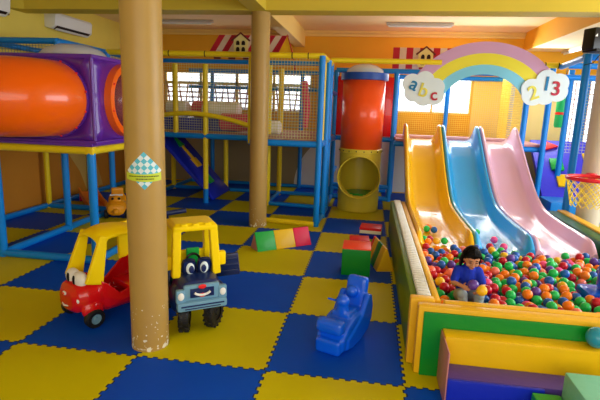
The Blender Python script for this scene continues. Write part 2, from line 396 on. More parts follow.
# --- left tower
fl = thing('climbing_structure', 'blue and yellow pipe tower carrying the purple cabin at the left', 'play frame', (-3.6, 3.1, 0))
posts(fl, [(-2.45, 1.83, 0, 1.33), (-3.67, 1.83, 0, 1.33), (-3.67, 3.1, 0, 2.68), (-3.67, 4.35, 0, 2.68), (-4.9, 5.7, 0, 2.68), (-2.45, 3.1, 0, 1.33), (-3.67, 5.6, 0, 2.68)], 'pipe', .038)
posts(fl, [(-4.9, 4.35, 0, 1.33), (-4.9, 1.83, 0, 1.33)], 'pipey', .036)
bars(fl, [((-4.95, 1.83, .045), (-2.45, 1.83, .045)), ((-3.67, 1.83, .045), (-3.67, 5.6, .045)), ((-2.45, 1.83, .045), (-2.45, 3.1, .045)), ((-4.93, 1.83, .045), (-4.93, 7.9, .045)), ((-3.67, 4.35, .045), (-4.9, 4.35, .045))], 'pipe', .04)
bars(fl, [((-5.0, 1.83, 1.34), (-2.42, 1.83, 1.34)), ((-2.45, 1.8, 1.34), (-2.45, 3.1, 1.34))], 'pipey', .04)
bars(fl, [((-4.9, 3.1, TOP), (-3.67, 3.1, TOP)), ((-3.67, 3.1, TOP), (-3.75, 5.6, TOP)), ((-3.67, 4.35, 1.34), (-3.67, 5.6, 1.34)), ((-3.67, 5.6, TOP), (-3.67, 5.6, 1.3)), ((-4.9, 5.7, TOP), (-4.9, 3.1, TOP))], 'pipe', .036)
b = NB(); box(b, (-2.45, 1.83, 1.34), (.1, .1, .1), .03); obj('corner_joint', b, M['pipey'], fl)
b = NB(); bx(b, -5.0, -2.4, 1.78, 3.15, 1.385, 1.42, .01); bx(b, -5.0, -3.6, 3.15, 5.6, 1.385, 1.42, .01); obj('deck_pad', b, M['purple'], fl)
nets(fl, [((-4.9, 3.1, 1.42), (1.23, 0, 0), (0, 0, 1.24)), ((-3.67, 3.1, 1.42), (0, 2.5, 0), (0, 0, 1.24))], 'netb')
# --- main frame
fm = thing('climbing_structure', 'large netted two level climbing frame of blue and yellow pipes behind the middle pillar', 'play frame', (-1.9, 6.3, 0))
posts(fm, [(-.13, 4.33, 0, TOP), (-.09, 4.98, 0, TOP), (-1.95, 7.9, 0, TOP), (-.95, 7.9, 0, TOP), (-.1, 6.9, 0, TOP), (-3.1, 7.9, 0, TOP), (-.1, 5.6, 0, TOP)], 'pipe', .038)
posts(fm, [(-1.25, 5.72, 0, TOP), (-2.45, 6.9, 0, DZ), (-3.67, 6.9, 0, DZ), (-1.25, 6.9, 0, TOP), (-3.05, 5.62, DZ, TOP - .05), (-1.25, 4.38, DZ, TOP), (-.35, 6.9, DZ, TOP), (-1.9, 7.9, DZ, TOP)], 'pipey', .041)
b = NB(); pipe(b, (-2.45, 5.6, .28), (-2.45, 5.6, TOP - .05), .05); obj('post', b, M['pipey'], fm)
b = NB(); pipe(b, (-2.45, 5.6, 0), (-2.45, 5.6, .28), .051); obj('post_foot', b, M['pipe'], fm)
bars(fm, [((-3.67, 5.6, DZ), (-1.25, 5.6, DZ)), ((-1.25, 4.35, DZ + .03), (-.13, 4.35, DZ + .03)), ((-.12, 4.35, DZ + .03), (-.1, 6.9, DZ)), ((-1.25, 4.35, DZ + .03), (-1.25, 5.6, DZ))], 'pipe', .045)
bars(fm, [((-3.67, 5.6, TOP), (-.1, 5.6, TOP)), ((-3.67, 7.9, 2.3), (-.1, 7.9, 2.3)), ((-1.2, 5.7, .05), (-.1, 5.6, .05)), ((-3.7, 6.9, .05), (-.1, 6.9, .05)), ((-3.7, 7.9, .05), (1.1, 7.9, .05)), ((-.12, 4.35, .05), (-.08, 5.6, .05)), ((-.1, 5.6, .05), (-.1, 6.9, .05)), ((-1.25, 5.72, .05), (-1.25, 6.9, .05)),
          ((-3.67, 7.9, TOP), (-.1, 7.9, TOP)), ((-.1, 5.6, 2.2), (-.1, 6.9, 2.2)), ((-.1, 6.9, .55), (-.1, 7.9, .55)), ((-3.67, 5.6, .05), (-3.67, 7.9, .05))], 'pipe', .034)
bars(fm, [((-3.67, 4.35, TOP), (-.13, 4.35, TOP)), ((-.13, 4.33, TOP), (-.1, 5.6, TOP)), ((-1.05, 4.4, .04), (-.16, 4.3, .04)), ((-.1, 5.55, 2.74), (1.8, 5.55, 2.74))], 'pipey', .038)
b = NB(); n = 24; sweep(b, [(-3.4 + 2.0 * k / n, 5.55, 1.42 + .3 * math.sin(PI * (.28 + .66 * k / n)) ) for k in range(n + 1)], .045); obj('arched_rail', b, M['pipey'], fm)
for x, y in ((-3.2, 4.35), (-2.6, 4.35), (-2.0, 4.35), (-.6, 4.35), (-.35, 4.35)):
    b = NB(); lathe(b, [(.048, -.008), (.048, .008)], (x, y, TOP), 'X', 16); obj('pipe_strap', b, M['joint'], fm)
b = NB(); bx(b, -3.67, -.1, 5.6, 7.95, 1.32, 1.37, .01); bx(b, -1.25, -.12, 4.37, 5.6, 1.35, 1.39, .01); obj('deck_pad', b, M['deck'], fm)
nets(fm, [((-3.67, 5.6, DZ + .05), (2.42, 0, 0), (0, 0, TOP - DZ - .07)), ((-1.25, 4.37, 1.4), (1.1, 0, 0), (0, 0, 1.25))], 'netg')
nets(fm, [((-.12, 4.37, 1.35), (0, 1.2, 0), (0, 0, 1.3))], 'nety', .05, .004)
nets(fm, [((-3.67, 7.9, 1.35), (3.5, 0, 0), (0, 0, 1.3))], 'netb', .075)
# --- slide deck frame
fs = thing('climbing_structure', 'blue pipe deck with yellow nets behind the three slides', 'play frame', (2.0, 6.9, 0))
posts(fs, [(1.12, 6.9, 0, TOP), (2.3, 7.9, DZ, TOP), (3.65, 7.9, DZ, TOP), (3.42, 6.1, DZ - .1, 2.75), (3.78, 6.05, 0, 2.75), (1.2, 7.9, 0, TOP)], 'pipe', .04)
bars(fs, [((-.1, 6.9, TOP), (3.6, 6.9, TOP)), ((-.1, 6.9, DZ), (1.12, 6.9, DZ)), ((1.12, 6.9, .05), (-.1, 6.9, .05)), ((-.1, 6.9, .3), (1.12, 6.9, .3)), ((1.12, 6.15, 1.28), (3.8, 6.15, 1.28)), ((1.12, 7.9, TOP - .04), (3.7, 7.9, TOP - .04))], 'pipe', .042)
b = NB(); bx(b, 1.15, 3.8, 6.12, 7.95, 1.33, 1.38, .01); obj('deck_pad', b, M['vpk'], fs)
b = NB(); bx(b, 1.16, 3.5, 6.5, 6.62, 1.38, 1.44, .02); obj('sill_pad', b, mat('vinyl_pale_pink', srgb(236, 196, 200), .35), fs)
nets(fs, [((1.15, 7.88, 1.4), (1.15, 0, 0), (0, 0, .55)), ((2.3, 7.88, 1.4), (1.35, 0, 0), (0, 0, 1.2)), ((3.42, 6.1, 1.4), (0, 1.8, 0), (0, 0, 1.3))], 'nety', .045, .004)
for x0, x1 in ((-.06, .16), (.86, 1.08)):
    b = NB(); bx(b, x0, x1, 6.86, 6.92, 1.36, 2.56, .02); obj('side_panel', b, M['red'], fs)
b = NB(); bx(b, .16, .86, 6.88, 6.92, 1.36, 2.56, .02); obj('back_panel', b, M['red'], fs)
# --- right climbing frame
fr = thing('climbing_structure', 'blue pipe frame with a padded climbing ramp at the right behind the pillar', 'play frame', (4.6, 6.6, 0))
posts(fr, [(3.66, 4.40, 0, 2.78), (4.42, 6.9, 0, 2.78), (5.1, 7.8, 0, 2.7)], 'pipe', .042)
bars(fr, [((3.3, 6.2, 2.6), (6.0, 6.2, 2.56)), ((4.0, 6.0, 2.77), (6.0, 6.0, 2.77)), ((3.62, 4.45, 2.75), (6.0, 4.6, 2.75)), ((3.66, 4.45, 2.75), (3.9, 6.0, 2.75))], 'pipe', .042)
bars(fr, [((3.2, 6.0, 2.77), (4.0, 6.0, 2.77))], 'pipey', .042)
for x in (3.62, 3.84):
    b = NB(); lathe(b, [(.052, -.01), (.052, .01)], (x, 6.0, 2.77), 'X', 16); obj('pipe_strap', b, M['joint'], fr)
nets(fr, [((4.45, 6.9, 1.2), (1.3, 0, 0), (0, 0, 1.5))], 'netg', .06)
def ramp_pad(name, p0, p1, w, th, mt, wd):
    """slanted padded board from p0 (bottom) to p1 (top)"""
    p0, p1 = Vector(p0), Vector(p1); d = (p1 - p0); L_ = d.length; d.normalize(); wv = Vector(wd).normalized(); n = wv.cross(d).normalized()
    if n.z < 0: n = -n
    b = NB(); prism(b, [(0, 0), (L_, 0), (L_, th), (0, th)], w, p0, d, n, wv, bev=.02); return b, d, wv, n
# climbing ramp right
cr = thing('climbing_ramp', 'purple blue padded climbing ramp with red, green and yellow holds at the right', 'climbing ramp', (4.7, 6.6, 0))
b, d, wv, nn = ramp_pad('r', (4.05, 6.55, .25), (4.05, 7.7, 1.32), 1.9, .1, 'vp', (1, 0, 0)); obj('ramp_pad', b, mat('vinyl_violet', srgb(60, 60, 214), .3, var=.06, bump=.2), cr)
b = NB(); bx(b, 4.0, 5.9, 5.9, 6.55, .0, .36, .03); obj('landing_pad', b, M['pipe'], cr)
def hold(b, s, t, poly, h=.05):
    O = Vector((4.05, 6.55, .25)) + d * s + wv * t + nn * .1; prism(b, poly, h, O, wv, d, nn, bev=.008)
for (s, t, poly, mt, nm) in ((1.25, .22, [(0, 0), (.3, .12), (.05, .26)], 'redv', 'triangle_hold'), (.72, .28, [(0, 0), (.24, 0), (.24, .3), (0, .3)], 'vgr', 'square_hold'), (.3, .34, [(0, 0), (.22, 0), (.22, .3), (0, .3)], 'vy', 'square_hold'), (1.0, .95, [(0, 0), (.28, 0), (.28, .2), (0, .2)], 'vy', 'square_hold')):
    b = NB(); hold(b, s, t, poly); obj(nm, b, M[mt], cr)
# hanging bag
hb = thing('punching_bag', 'green hanging bag with red bands under the right frame', 'punching bag', (4.36, 6.99, 1.66))
b = NB(); lathe(b, [(0, 1.68), (.09, 1.68), (.105, 1.72), (.105, 2.44), (.09, 2.48), (0, 2.48)], (4.36, 6.99, 0)); obj('bag', b, mat('bag_green', srgb(30, 190, 110), .35), hb)
for z in (1.93, 2.3): b = NB(); lathe(b, [(.107, z), (.107, z + .05)], (4.36, 6.99, 0)); obj('band', b, M['redv'], hb)
b = NB(); pipe(b, (4.36, 6.99, 2.46), (4.36, 6.99, 2.8), .008); obj('strap', b, M['joint'], hb)

# blue climbing board under the deck
rp = thing('climbing_board', 'navy padded climbing board leaning down from the netted deck to the floor', 'climbing board', (-2.9, 5.9, 0))
b, d, wv, nn = ramp_pad('r', (-2.36, 5.70, .02), (-3.60, 5.70, 1.33), 1.1, .07, 'ramp', (0, 1, 0)); obj('board_pad', b, M['ramp'], rp)
def hold2(s, t, poly, mt, nm):
    b = NB(); O = Vector((-2.36, 5.70, .02)) + d * s + wv * t + nn * .07; prism(b, poly, .04, O, d, wv, nn, bev=.006); obj(nm, b, M[mt], rp)
hold2(.32, .35, [(0, 0), (.2, 0), (.2, .24), (0, .24)], 'vgr', 'square_hold')
hold2(.75, .45, [(0, 0), (.22, 0), (.22, .22), (0, .22)], 'vo', 'square_hold')
hold2(.97, .52, [(0, 0), (.35, .02), (.35, .08), (0, .08)], 'vo', 'arrow_shaft')
hold2(1.3, .44, [(0, 0), (.26, .12), (0, .24)], 'vgr', 'arrow_head')
hold2(1.6, .15, [(0, 0), (.16, 0), (.16, .3), (0, .3)], 'vcr', 'square_hold')

# foam rollers on the deck
def roller(x0, x1, y, z, r, mt, lab):
    b = NB(); L_ = x1 - x0
    lathe(b, [(0, 0), (r * .8, 0), (r, .03), (r, L_ - .03), (r * .8, L_), (0, L_)], (x0, y, z), 'X', 28)
    top('foam_roller', b, M[mt], lab, 'foam roller', 'foam rollers lying on the netted deck')
roller(-3.55, -3.1, 6.4, 1.79, .165, 'foamw', 'white foam roller at the left end of the netted deck')
roller(-3.08, -2.25, 6.62, 1.79, .17, 'foamp', 'pink foam roller, the longer one at the back of the deck')
roller(-2.70, -1.95, 6.22, 1.79, .17, 'foamw', 'white foam roller in the middle of the netted deck')
roller(-2.25, -1.62, 5.92, 1.57, .165, 'foamp', 'pink foam roller just left of the middle pillar')
roller(-1.58, -1.05, 5.9, 1.50, .13, 'foamw', 'white foam roller half hidden behind the middle pillar')
b = NB(); bx(b, -3.6, -2.0, 6.12, 6.85, 1.372, 1.62, .03); top('foam_bench', b, M['vb'], 'blue foam bench under the upper rollers on the netted deck', 'foam bench')
# hanging pink/striped tube inside the netted corner
b = NB(); sweep(b, [(-.62, 6.2, 1.5), (-.6, 6.2, 1.9), (-.66, 6.2, 2.4)], [.05, .075, .06], 16)
top('hanging_roller', b, M['foamp'], 'pink padded roller hanging inside the netted corner of the deck', 'hanging roller')

# ---- purple cabin + tunnel
cb = thing('cabin', 'purple plastic tunnel cabin on top of the left tower', 'cabin', (-3.0, 2.45, 1.42))
def cabin():
    b = NB(); x0, x1, y0, y1, z0, z1 = -3.6, -2.4, 1.85, 3.05, 1.42, 2.38; n = 40
    cx, cz, r = -2.885, 1.905, .415
    def holed(P, cu, cv, r, u0, u1, v0, v1):
        ring = []; sq = []
        for k in range(n * 2):
            a = 2 * PI * k / (n * 2); ca, sa = math.cos(a), math.sin(a); ring.append(b.verts.new(P(cu + r * ca, cv + r * sa)))
            t = min(((u1 - cu) / ca if ca > 1e-6 else 9), ((u0 - cu) / ca if ca < -1e-6 else 9), ((v1 - cv) / sa if sa > 1e-6 else 9), ((v0 - cv) / sa if sa < -1e-6 else 9))
            sq.append(b.verts.new(P(cu + t * ca, cv + t * sa)))
        for k in range(n * 2): j = (k + 1) % (n * 2); b.faces.new((ring[k], ring[j], sq[j], sq[k]))
    holed(lambda u, v: (u, y0, v), cx, cz, r, x0, x1, z0, z1)
    holed(lambda u, v: (x1, u, v), 2.50, cz, r, y0, y1, z0, z1)
    holed(lambda u, v: (x0, u, v), 2.45, cz, .01, y0, y1, z0, z1)
    holed(lambda u, v: (u, y1, v), cx, cz, .01, x0, x1, z0, z1)
    holed(lambda u, v: (u, v, z0), -3, 2.45, .01, x0, x1, y0, y1)
    holed(lambda u, v: (u, v, z1), -3, 2.45, .33, x0, x1, y0, y1)
    bmesh.ops.remove_doubles(b, verts=b.verts, dist=.0005)
    return b
o = obj('shell', cabin(), M['purple'], cb); solid(o, .03, -1)
for (x, y) in ((-2.4, 1.85), (-2.4, 3.05), (-3.6, 1.85)): b = NB(); sweep(b, [(x - .012 * (1 if x > -3 else -1), y + (.012 if y < 2 else -.012), 1.42), (x - .012 * (1 if x > -3 else -1), y + (.012 if y < 2 else -.012), 2.38)], .022, 12); obj('corner_rib', b, M['purple'], cb)
b = NB(); bx(b, -3.66, -2.36, 1.8, 3.1, 1.40, 1.45, .015); obj('base_flange', b, M['purple'], cb)
b = NB(); bx(b, -3.95, -2.385, 1.84, 1.88, 2.345, 2.395, .018); bx(b, -2.42, -2.385, 1.85, 3.06, 2.345, 2.395, .018); obj('top_flange', b, M['purple'], cb)
b = NB(); lathe(b, [(.40, 0), (.39, .05), (.32, .12), (.18, .17), (0, .185)], (-3.0, 2.45, 2.38)); o = obj('dome', b, M['clear'], cb); 
for a in range(10): b = NB(); ball(b, (-3.0 + .345 * math.cos(a * PI / 5), 2.45 + .345 * math.sin(a * PI / 5), 2.42), .014, u=8, v=6); obj('dome_bolt', b, M['redv'], cb)
tn = thing('tunnel_tube', 'big orange plastic tunnel tube bending left out of the purple cabin', 'tunnel tube', (-3.4, 1.6, 1.5))
b = NB(); R_ = .415; path = [(-2.885, 1.88, 1.905), (-2.885, 1.82, 1.905)]
for k in range(1, 17): a = PI / 2 * k / 16; path.append((-2.885 - R_ * (1 - math.cos(a)), 1.82 - R_ * math.sin(a), 1.905))
path += [(-3.6, 1.38, 1.905), (-4.2, 1.38, 1.905), (-5.0, 1.38, 1.905)]
sweep(b, path, .41, 56, cap=False); o = obj('tube', b, M['orange'], tn); solid(o, .012)
b = NB(); lathe(b, [(.40, 0), (.435, .0), (.43, -.02), (.40, -.022)], (-2.885, 1.85, 1.905), 'Y', 56); obj('collar', b, M['purple'], tn)
for k in range(12): a = k * PI / 6 + .2; b = NB(); ball(b, (-2.885 + .42 * math.cos(a), 1.822, 1.905 + .42 * math.sin(a)), .014, u=8, v=6); obj('bolt', b, M['redv'], tn)
b = NB(); sweep(b, [(-3.36, 1.405 + .407 * math.cos(a), 1.905 + .407 * math.sin(a)) for a in [2 * PI * k / 48 for k in range(48)]], .006, 6, closed=True); obj('seam', b, M['orange'], tn)
rg = thing('porthole_ring', 'orange ring window on the right face of the purple cabin', 'porthole', (-2.38, 2.45, 1.5))
b = NB(); lathe(b, [(.33, 0), (.33, .05), (.37, .09), (.43, .08), (.44, .0), (.33, 0)], (-2.4, 2.50, 1.905), 'X', 56); obj('ring', b, M['orange'], rg)
b = NB(); lathe(b, [(.33, .0), (.28, .08), (.18, .13), (0, .16)], (-2.4, 2.50, 1.905), 'X', 40); obj('bubble', b, mat('smoked_bubble', (.35, .1, .1), .06, alpha=.55), rg)
for k in range(8): a = k * PI / 4 + .3; b = NB(); ball(b, (-2.315, 2.50 + .4 * math.cos(a), 1.905 + .4 * math.sin(a)), .014, u=8, v=6); obj('bolt', b, M['redv'], rg)

# ---- vertical tube
ts = thing('tube_slide', 'upright tube with orange red top and yellow bottom opening', 'tube', (.5, 5.95, 0))
TX, TY, TR = .5, 5.95, .385
def lower_tube():
    b = NB(); N, K = 120, 60; hz, hr = .68, .374; grid = []
    for j in range(K + 1):
        z = 1.14 * j / K; grid.append([b.verts.new((TX + TR * math.cos(2 * PI * i / N), TY + TR * math.sin(2 * PI * i / N), z)) for i in range(N)])
    for j in range(K):
        for i in range(N):
            a = 2 * PI * (i + .5) / N; z = 1.14 * (j + .5) / K; x = TR * math.cos(a)
            if math.sin(a) < 0 and x * x + (z - hz) ** 2 < (hr - .012) ** 2: continue
            b.faces.new((grid[j][i], grid[j][(i + 1) % N], grid[j + 1][(i + 1) % N], grid[j + 1][i]))
    loose = [v for v in b.verts if not v.link_faces]; bmesh.ops.delete(b, geom=loose, context='VERTS')
    return b, hz, hr
b, hz, hr = lower_tube(); o = obj('lower_tube', b, M['olive'], ts); solid(o, .012)
b = NB(); rings = []
for s in range(4):
    rg_ = []
    for k in range(72):
        a = 2 * PI * k / 72; x = hr * math.cos(a); yi = -math.sqrt(max(TR ** 2 - x * x, 0)) + .01; yo = -.52; t = s / 3
        rr = 1.0 if s < 3 else 1.03
        rg_.append(b.verts.new((TX + x * rr, TY + yi * (1 - t) + yo * t, hz + hr * math.sin(a) * rr)))
    rings.append(rg_)
for s in range(3):
    for k in range(72): b.faces.new((rings[s][k], rings[s][(k + 1) % 72], rings[s + 1][(k + 1) % 72], rings[s + 1][k]))
o = obj('opening_collar', b, M['olive'], ts); solid(o, .014)
b = NB(); lathe(b, [(TR + .005, 1.10), (TR + .02, 1.11), (TR + .02, 1.17), (TR + .005, 1.18)], (TX, TY, 0), seg=64)
obj('joint_band', b, M['olive'], ts)
for k in range(10): a = -PI + k * PI / 9; b = NB(); ball(b, (TX + (TR + .02) * math.cos(a), TY + (TR + .02) * math.sin(a), 1.14), .013, u=8, v=6); obj('bolt', b, M['joint'], ts)
b = NB(); lathe(b, [(TR, 1.16), (TR, 2.44)], (TX, TY, 0), seg=64); o = obj('upper_tube', b, M['redor'], ts); solid(o, .012)
b = NB(); lathe(b, [(TR + .0, 2.42), (TR + .05, 2.43), (TR + .05, 2.55), (TR - .02, 2.56)], (TX, TY, 0), seg=64); obj('top_collar', b, mat('collar_blue', srgb(24, 70, 160), .35), ts)
b = NB(); lathe(b, [(TR - .04, 2.56), (TR - .06, 2.62), (.22, 2.69), (.1, 2.72), (0, 2.725)], (TX, TY, 0), seg=48); obj('dome', b, M['clear'], ts)
b = NB(); lathe(b, [(0, .26), (.28, .26), (.3, .3), (.28, .34), (0, .34)], (TX + .02, TY, 0), seg=40); top('round_cushion', b, M['vg'], 'dark green round cushion inside the opening of the upright tube', 'cushion')
b = NB(); lathe(b, [(0, 0), (.3, 0), (.3, .25), (0, .25)], (TX + .02, TY, 0), seg=40); top('foam_drum', b, M['vy'], 'yellow foam drum carrying the green cushion in the upright tube', 'foam drum')

# ================================================================ SLIDES
prof = [(6.35, 1.385), (6.1, 1.385), (5.95, 1.375), (5.8, 1.345), (5.6, 1.27), (5.3, 1.10), (5.0, .89), (4.7, .69), (4.45, .55), (4.2, .45), (3.95, .39), (3.6, .355), (3.2, .34), (2.8, .335), (2.5, .33), (2.36, .31)]
side = [.02, .13, .27, .29, .235, .19, .18, .18, .17, .16, .16, .17, .175, .18, .17, .08]
def interp(t, arr):
    i = min(int(t), len(arr) - 2); f = t - i; a0 = arr[max(i - 1, 0)]; a1 = arr[i]; a2 = arr[i + 1]; a3 = arr[min(i + 2, len(arr) - 1)]
    return .5 * ((2 * a1) + (a2 - a0) * f + (2 * a0 - 5 * a1 + 4 * a2 - a3) * f * f + (3 * a1 - a0 - 3 * a2 + a3) * f ** 3)
def slide(xc, w, mt, lab):
    b = NB(); hw = w / 2; rings = []; N = 60
    for k in range(N + 1):
        t = k / N * (len(prof) - 1.0001); y = interp(t, [p[0] for p in prof]); z = interp(t, [p[1] for p in prof]); h = interp(t, side)
        inner = []
        for q in range(17):
            s = -1 + 2 * q / 16; e = abs(s) ** 7; inner.append((s * (hw - .062), e * h))
        fall = .012
        sec = inner + [(hw - .052, h + fall), (hw - .034, h + fall + .01), (hw - .016, h + fall + .004), (hw - .004, h - .008), (hw - .001, h - .03), (hw - .001, -.03), (-hw + .001, -.03), (-hw + .001, h - .03), (-hw + .004, h - .008), (-hw + .016, h + fall + .004), (-hw + .034, h + fall + .01), (-hw + .052, h + fall)]
        rings.append([b.verts.new((xc + x, y, z + zz)) for x, zz in sec])
    n = len(rings[0])
    for i in range(N):
        for k in range(n): b.faces.new((rings[i][k], rings[i][(k + 1) % n], rings[i + 1][(k + 1) % n], rings[i + 1][k]))
    b.faces.new(rings[0]); b.faces.new(rings[-1][::-1])
    return top('slide', b, M[mt], lab, 'slide', 'three parallel slides running into the ball pit', base=(xc, 2.4, .28))
slide(1.60, .66, 'sy', 'yellow plastic slide, leftmost of the three running into the ball pit')
slide(2.26, .66, 'sb', 'light blue plastic slide, the middle one of the three')
slide(2.92, .66, 'sp', 'pale pink plastic slide, rightmost of the three running into the ball pit')

# rainbow arch
rb = thing('rainbow_arch', 'rainbow arch sign with two letter clouds above the slides', 'sign', (2.6, 5.95, 1.38))
RY = 5.95; RC = (2.62, 1.92); 
def arcband(r0, r1, mt, nm):
    n = 56; b = NB(); rows = []
    for i in range(n + 1):
        a = PI * (.1 + .8 * i / n); q = []
        for r_, y in ((r1, RY), (r0, RY), (r0, RY + .03), (r1, RY + .03)): q.append(b.verts.new((RC[0] + r_ * math.cos(a) * 1.05, y, RC[1] + r_ * math.sin(a) * .93)))
        rows.append(q)
    for i in range(n):
        for k in range(4): b.faces.new((rows[i][k], rows[i][(k + 1) % 4], rows[i + 1][(k + 1) % 4], rows[i + 1][k]))
    b.faces.new(rows[0]); b.faces.new(rows[-1])
    obj(nm, b, M[mt], rb)
arcband(1.11, 1.32, 'lav', 'lavender_band'); arcband(.90, 1.11, 'ay', 'yellow_band'); arcband(.72, .90, 'ab', 'blue_band')
def cloud(cx, cz, nm, lobes):
    n = 90; pts = []
    for k in range(n):
        a = 2 * PI * k / n; dx, dz = math.cos(a), math.sin(a); best = 0
        for (lx, lz, lr) in lobes:
            t = dx * lx + dz * lz; disc = lr * lr - (lx * lx + lz * lz - t * t)
            if disc > 0: best = max(best, t + math.sqrt(disc))
        pts.append((cx + dx * best, cz + dz * best))
    b = NB(); prism(b, pts, .03, (0, RY - .035, 0), (1, 0, 0), (0, 0, 1), (0, 1, 0)); return obj(nm, b, M['cloud'], rb)
c1 = cloud(1.56, 2.30, 'cloud', [(-.2, .1, .17), (.02, .15, .17), (-.16, -.06, .17), (.02, -.12, .18), (.2, -.1, .18), (.22, .04, .16), (0, 0, .2)])
c2 = cloud(3.66, 2.36, 'cloud', [(.2, .1, .17), (.0, .15, .18), (.2, -.04, .17), (.0, -.1, .17), (-.2, -.1, .19), (-.24, -.0, .17), (0, 0, .2)])
for s, x, z, mt, rot, sz, par in (('a', 1.40, 2.38, 'lb', .45, .34, c1), ('b', 1.57, 2.27, 'ly', .25, .34, c1), ('c', 1.76, 2.20, 'lr', -.1, .30, c1), ('1', 3.66, 2.44, 'lb', .05, .34, c2), ('3', 3.82, 2.36, 'lr', .0, .34, c2), ('2', 3.46, 2.28, 'ly', -.35, .34, c2)):
    b = text_bm(s, sz); b.transform(Matrix.Translation((x, RY - .045, z)) @ Matrix.Rotation(rot, 4, 'Y') @ Matrix.Rotation(PI / 2, 4, 'X')); obj('letter' if s.isalpha() else 'numeral', b, M[mt], par, smooth=False)

# ================================================================ BALL PIT
WT = .53
bp_ = thing('padded_wall', 'green padded wall with white ribbed top, left side of the ball pit', 'padded wall', (1.15, 2.3, 0))
b = NB(); bx(b, 1.04, 1.20, .42, 4.3, 0, WT - .03, .015); obj('green_face', b, mat('vinyl_olive_green', srgb(96, 130, 20), .35, var=.12, bump=.15, bscale=8), bp_)
b = NB(); bx(b, 1.03, 1.21, .32, .42, 0, WT, .02); obj('yellow_end', b, M['vo'], bp_)
b = NB(); 
for k in range(65): y = .46 + k * .0592; box(b, (1.14, y, WT - .012), (.105, .05, .03), .011, seg=1)
obj('ribbed_top', b, M['strip'], bp_)  # row of white ribs along the wall top
b = NB(); bx(b, 1.203, 1.262, .38, 4.3, 0, WT - .02, .02); obj('inner_pad', b, M['vo'], bp_)
fw_ = thing('padded_wall', 'green and yellow padded panel, outer front side of the ball pit', 'padded wall', (2.2, .18, 0))
b = NB(); bx(b, 1.075, 3.6, .19, .285, 0, WT, .018); obj('yellow_pad', b, M['vo'], fw_)
b = NB(); bx(b, 1.115, 3.6, .172, .192, 0.0, WT - .035, .008); obj('green_face', b, M['vg'], fw_)
b = NB(); bx(b, 1.27, 3.32, .29, .37, 0, WT + .0, .02); top('padded_wall', b, M['vo'], 'yellow padded inner wall directly in front of the child', 'padded wall')
rw = thing('padded_wall', 'dark green padded wall with yellow top, right side of the ball pit', 'padded wall', (3.45, 2.3, 0))
b = NB(); bx(b, 3.33, 3.56, .25, 4.3, 0, WT - .02, .03); obj('green_face', b, mat('vinyl_dark_green', srgb(10, 92, 50), .35, bump=.15), rw)
b = NB(); bx(b, 3.50, 3.62, .25, 4.3, WT - .04, WT + .0, .012); obj('yellow_top', b, M['vo'], rw)
b = NB(); bx(b, 1.27, 3.32, .38, 6.0, 0.0, .16, .02); top('pit_mat', b, M['vb'], 'blue padded floor mat under the balls of the ball pit', 'mat')
# steps
stp = thing('foam_step', 'two tread foam step, yellow upper and blue lower, against the ball pit', 'foam step', (1.75, -.1, 0))
b = NB(); bx(b, 1.25, 2.27, .03, .17, .0, .39, .014); obj('yellow_tread', b, M['vy'], stp)
b = NB(); bx(b, 1.25, 2.1, -.16, .028, 0, .20, .012); obj('purple_tread', b, M['vp'], stp)
b = NB(); bx(b, 1.25, 1.85, -.185, -.16, 0, .198, .01); obj('blue_front', b, M['vb'], stp)
b = NB(); bx(b, 1.241, 1.25, -.18, .165, 0.005, .38, .003); obj('side_panel', b, M['vpk'], stp)
b = NB(); bx(b, 1.94, 2.3, -.56, -.19, 0, .345, .015); top('foam_block', b, M['vm'], 'mint green foam block at the bottom right corner', 'foam block')
b = NB(); bx(b, 1.76, 1.93, -.5, -.205, 0, .19, .012); top('foam_block', b, M['vgr'], 'low bright green foam block beside the mint green block', 'foam block')
b = NB(); ball(b, (2.235, .095, .39 + .07), .07, u=28, v=18); top('play_ball', b, mat('ball_teal', srgb(40, 150, 180), .25, coat=.3), 'teal ball on the right end of the yellow step', 'ball')
# blue seat in the pit
st2 = thing('plastic_chair', 'bright blue plastic chair half buried in balls at the right edge', 'chair', (2.6, 1.3, .16))
b = NB(); bx(b, 2.62, 3.0, 1.1, 1.4, .16, .40, .05); obj('seat', b, M['rock'], st2)
b = NB(); bx(b, 2.74, 3.0, 1.12, 1.30, .38, .84, .05); obj('backrest', b, M['rock'], st2)

# --- the balls
D = .086; Rb = D / 2
CO = np.array([.65, -3.06, 1.90])
def fits(x, y):
    if ((x - 1.53) / .17) ** 2 + ((y - .76) / .24) ** 2 < 1: return False
    if 2.57 < x < 3.05 and 1.04 < y < 1.56: return False
    return True
rs = random.Random(3); P = []; cell = {}
def rest(x, y):
    z = .162 + Rb; i, j = int(x / D), int(y / D)
    for a in (-1, 0, 1):
        for c in (-1, 0, 1):
            for (px, py, pz) in cell.get((i + a, j + c), ()):
                h2 = (px - x) ** 2 + (py - y) ** 2
                if h2 < D * D: z = max(z, pz + math.sqrt(D * D - h2))
    return z
for it in range(1150):
    best = None
    for q in range(45):
        x = rs.uniform(1.27 + Rb, 3.325 - Rb); y = rs.uniform(.375 + Rb, 2.33 - Rb)
        if not fits(x, y): continue
        z = rest(x, y) + .012 * math.hypot(x - 2, y - 1.4)
        if best is None or z < best[2]: best = (x, y, z)
    x, y, _ = best; z = rest(x, y)
    if z > .47: continue
    P.append((x, y, z)); cell.setdefault((int(x / D), int(y / D)), []).append((x, y, z))
def bed_z(y):
    for k in range(len(prof) - 1):
        if prof[k + 1][0] <= y <= prof[k][0]: f = (y - prof[k + 1][0]) / (prof[k][0] - prof[k + 1][0]); return prof[k + 1][1] + f * (prof[k][1] - prof[k + 1][1])
    return .33
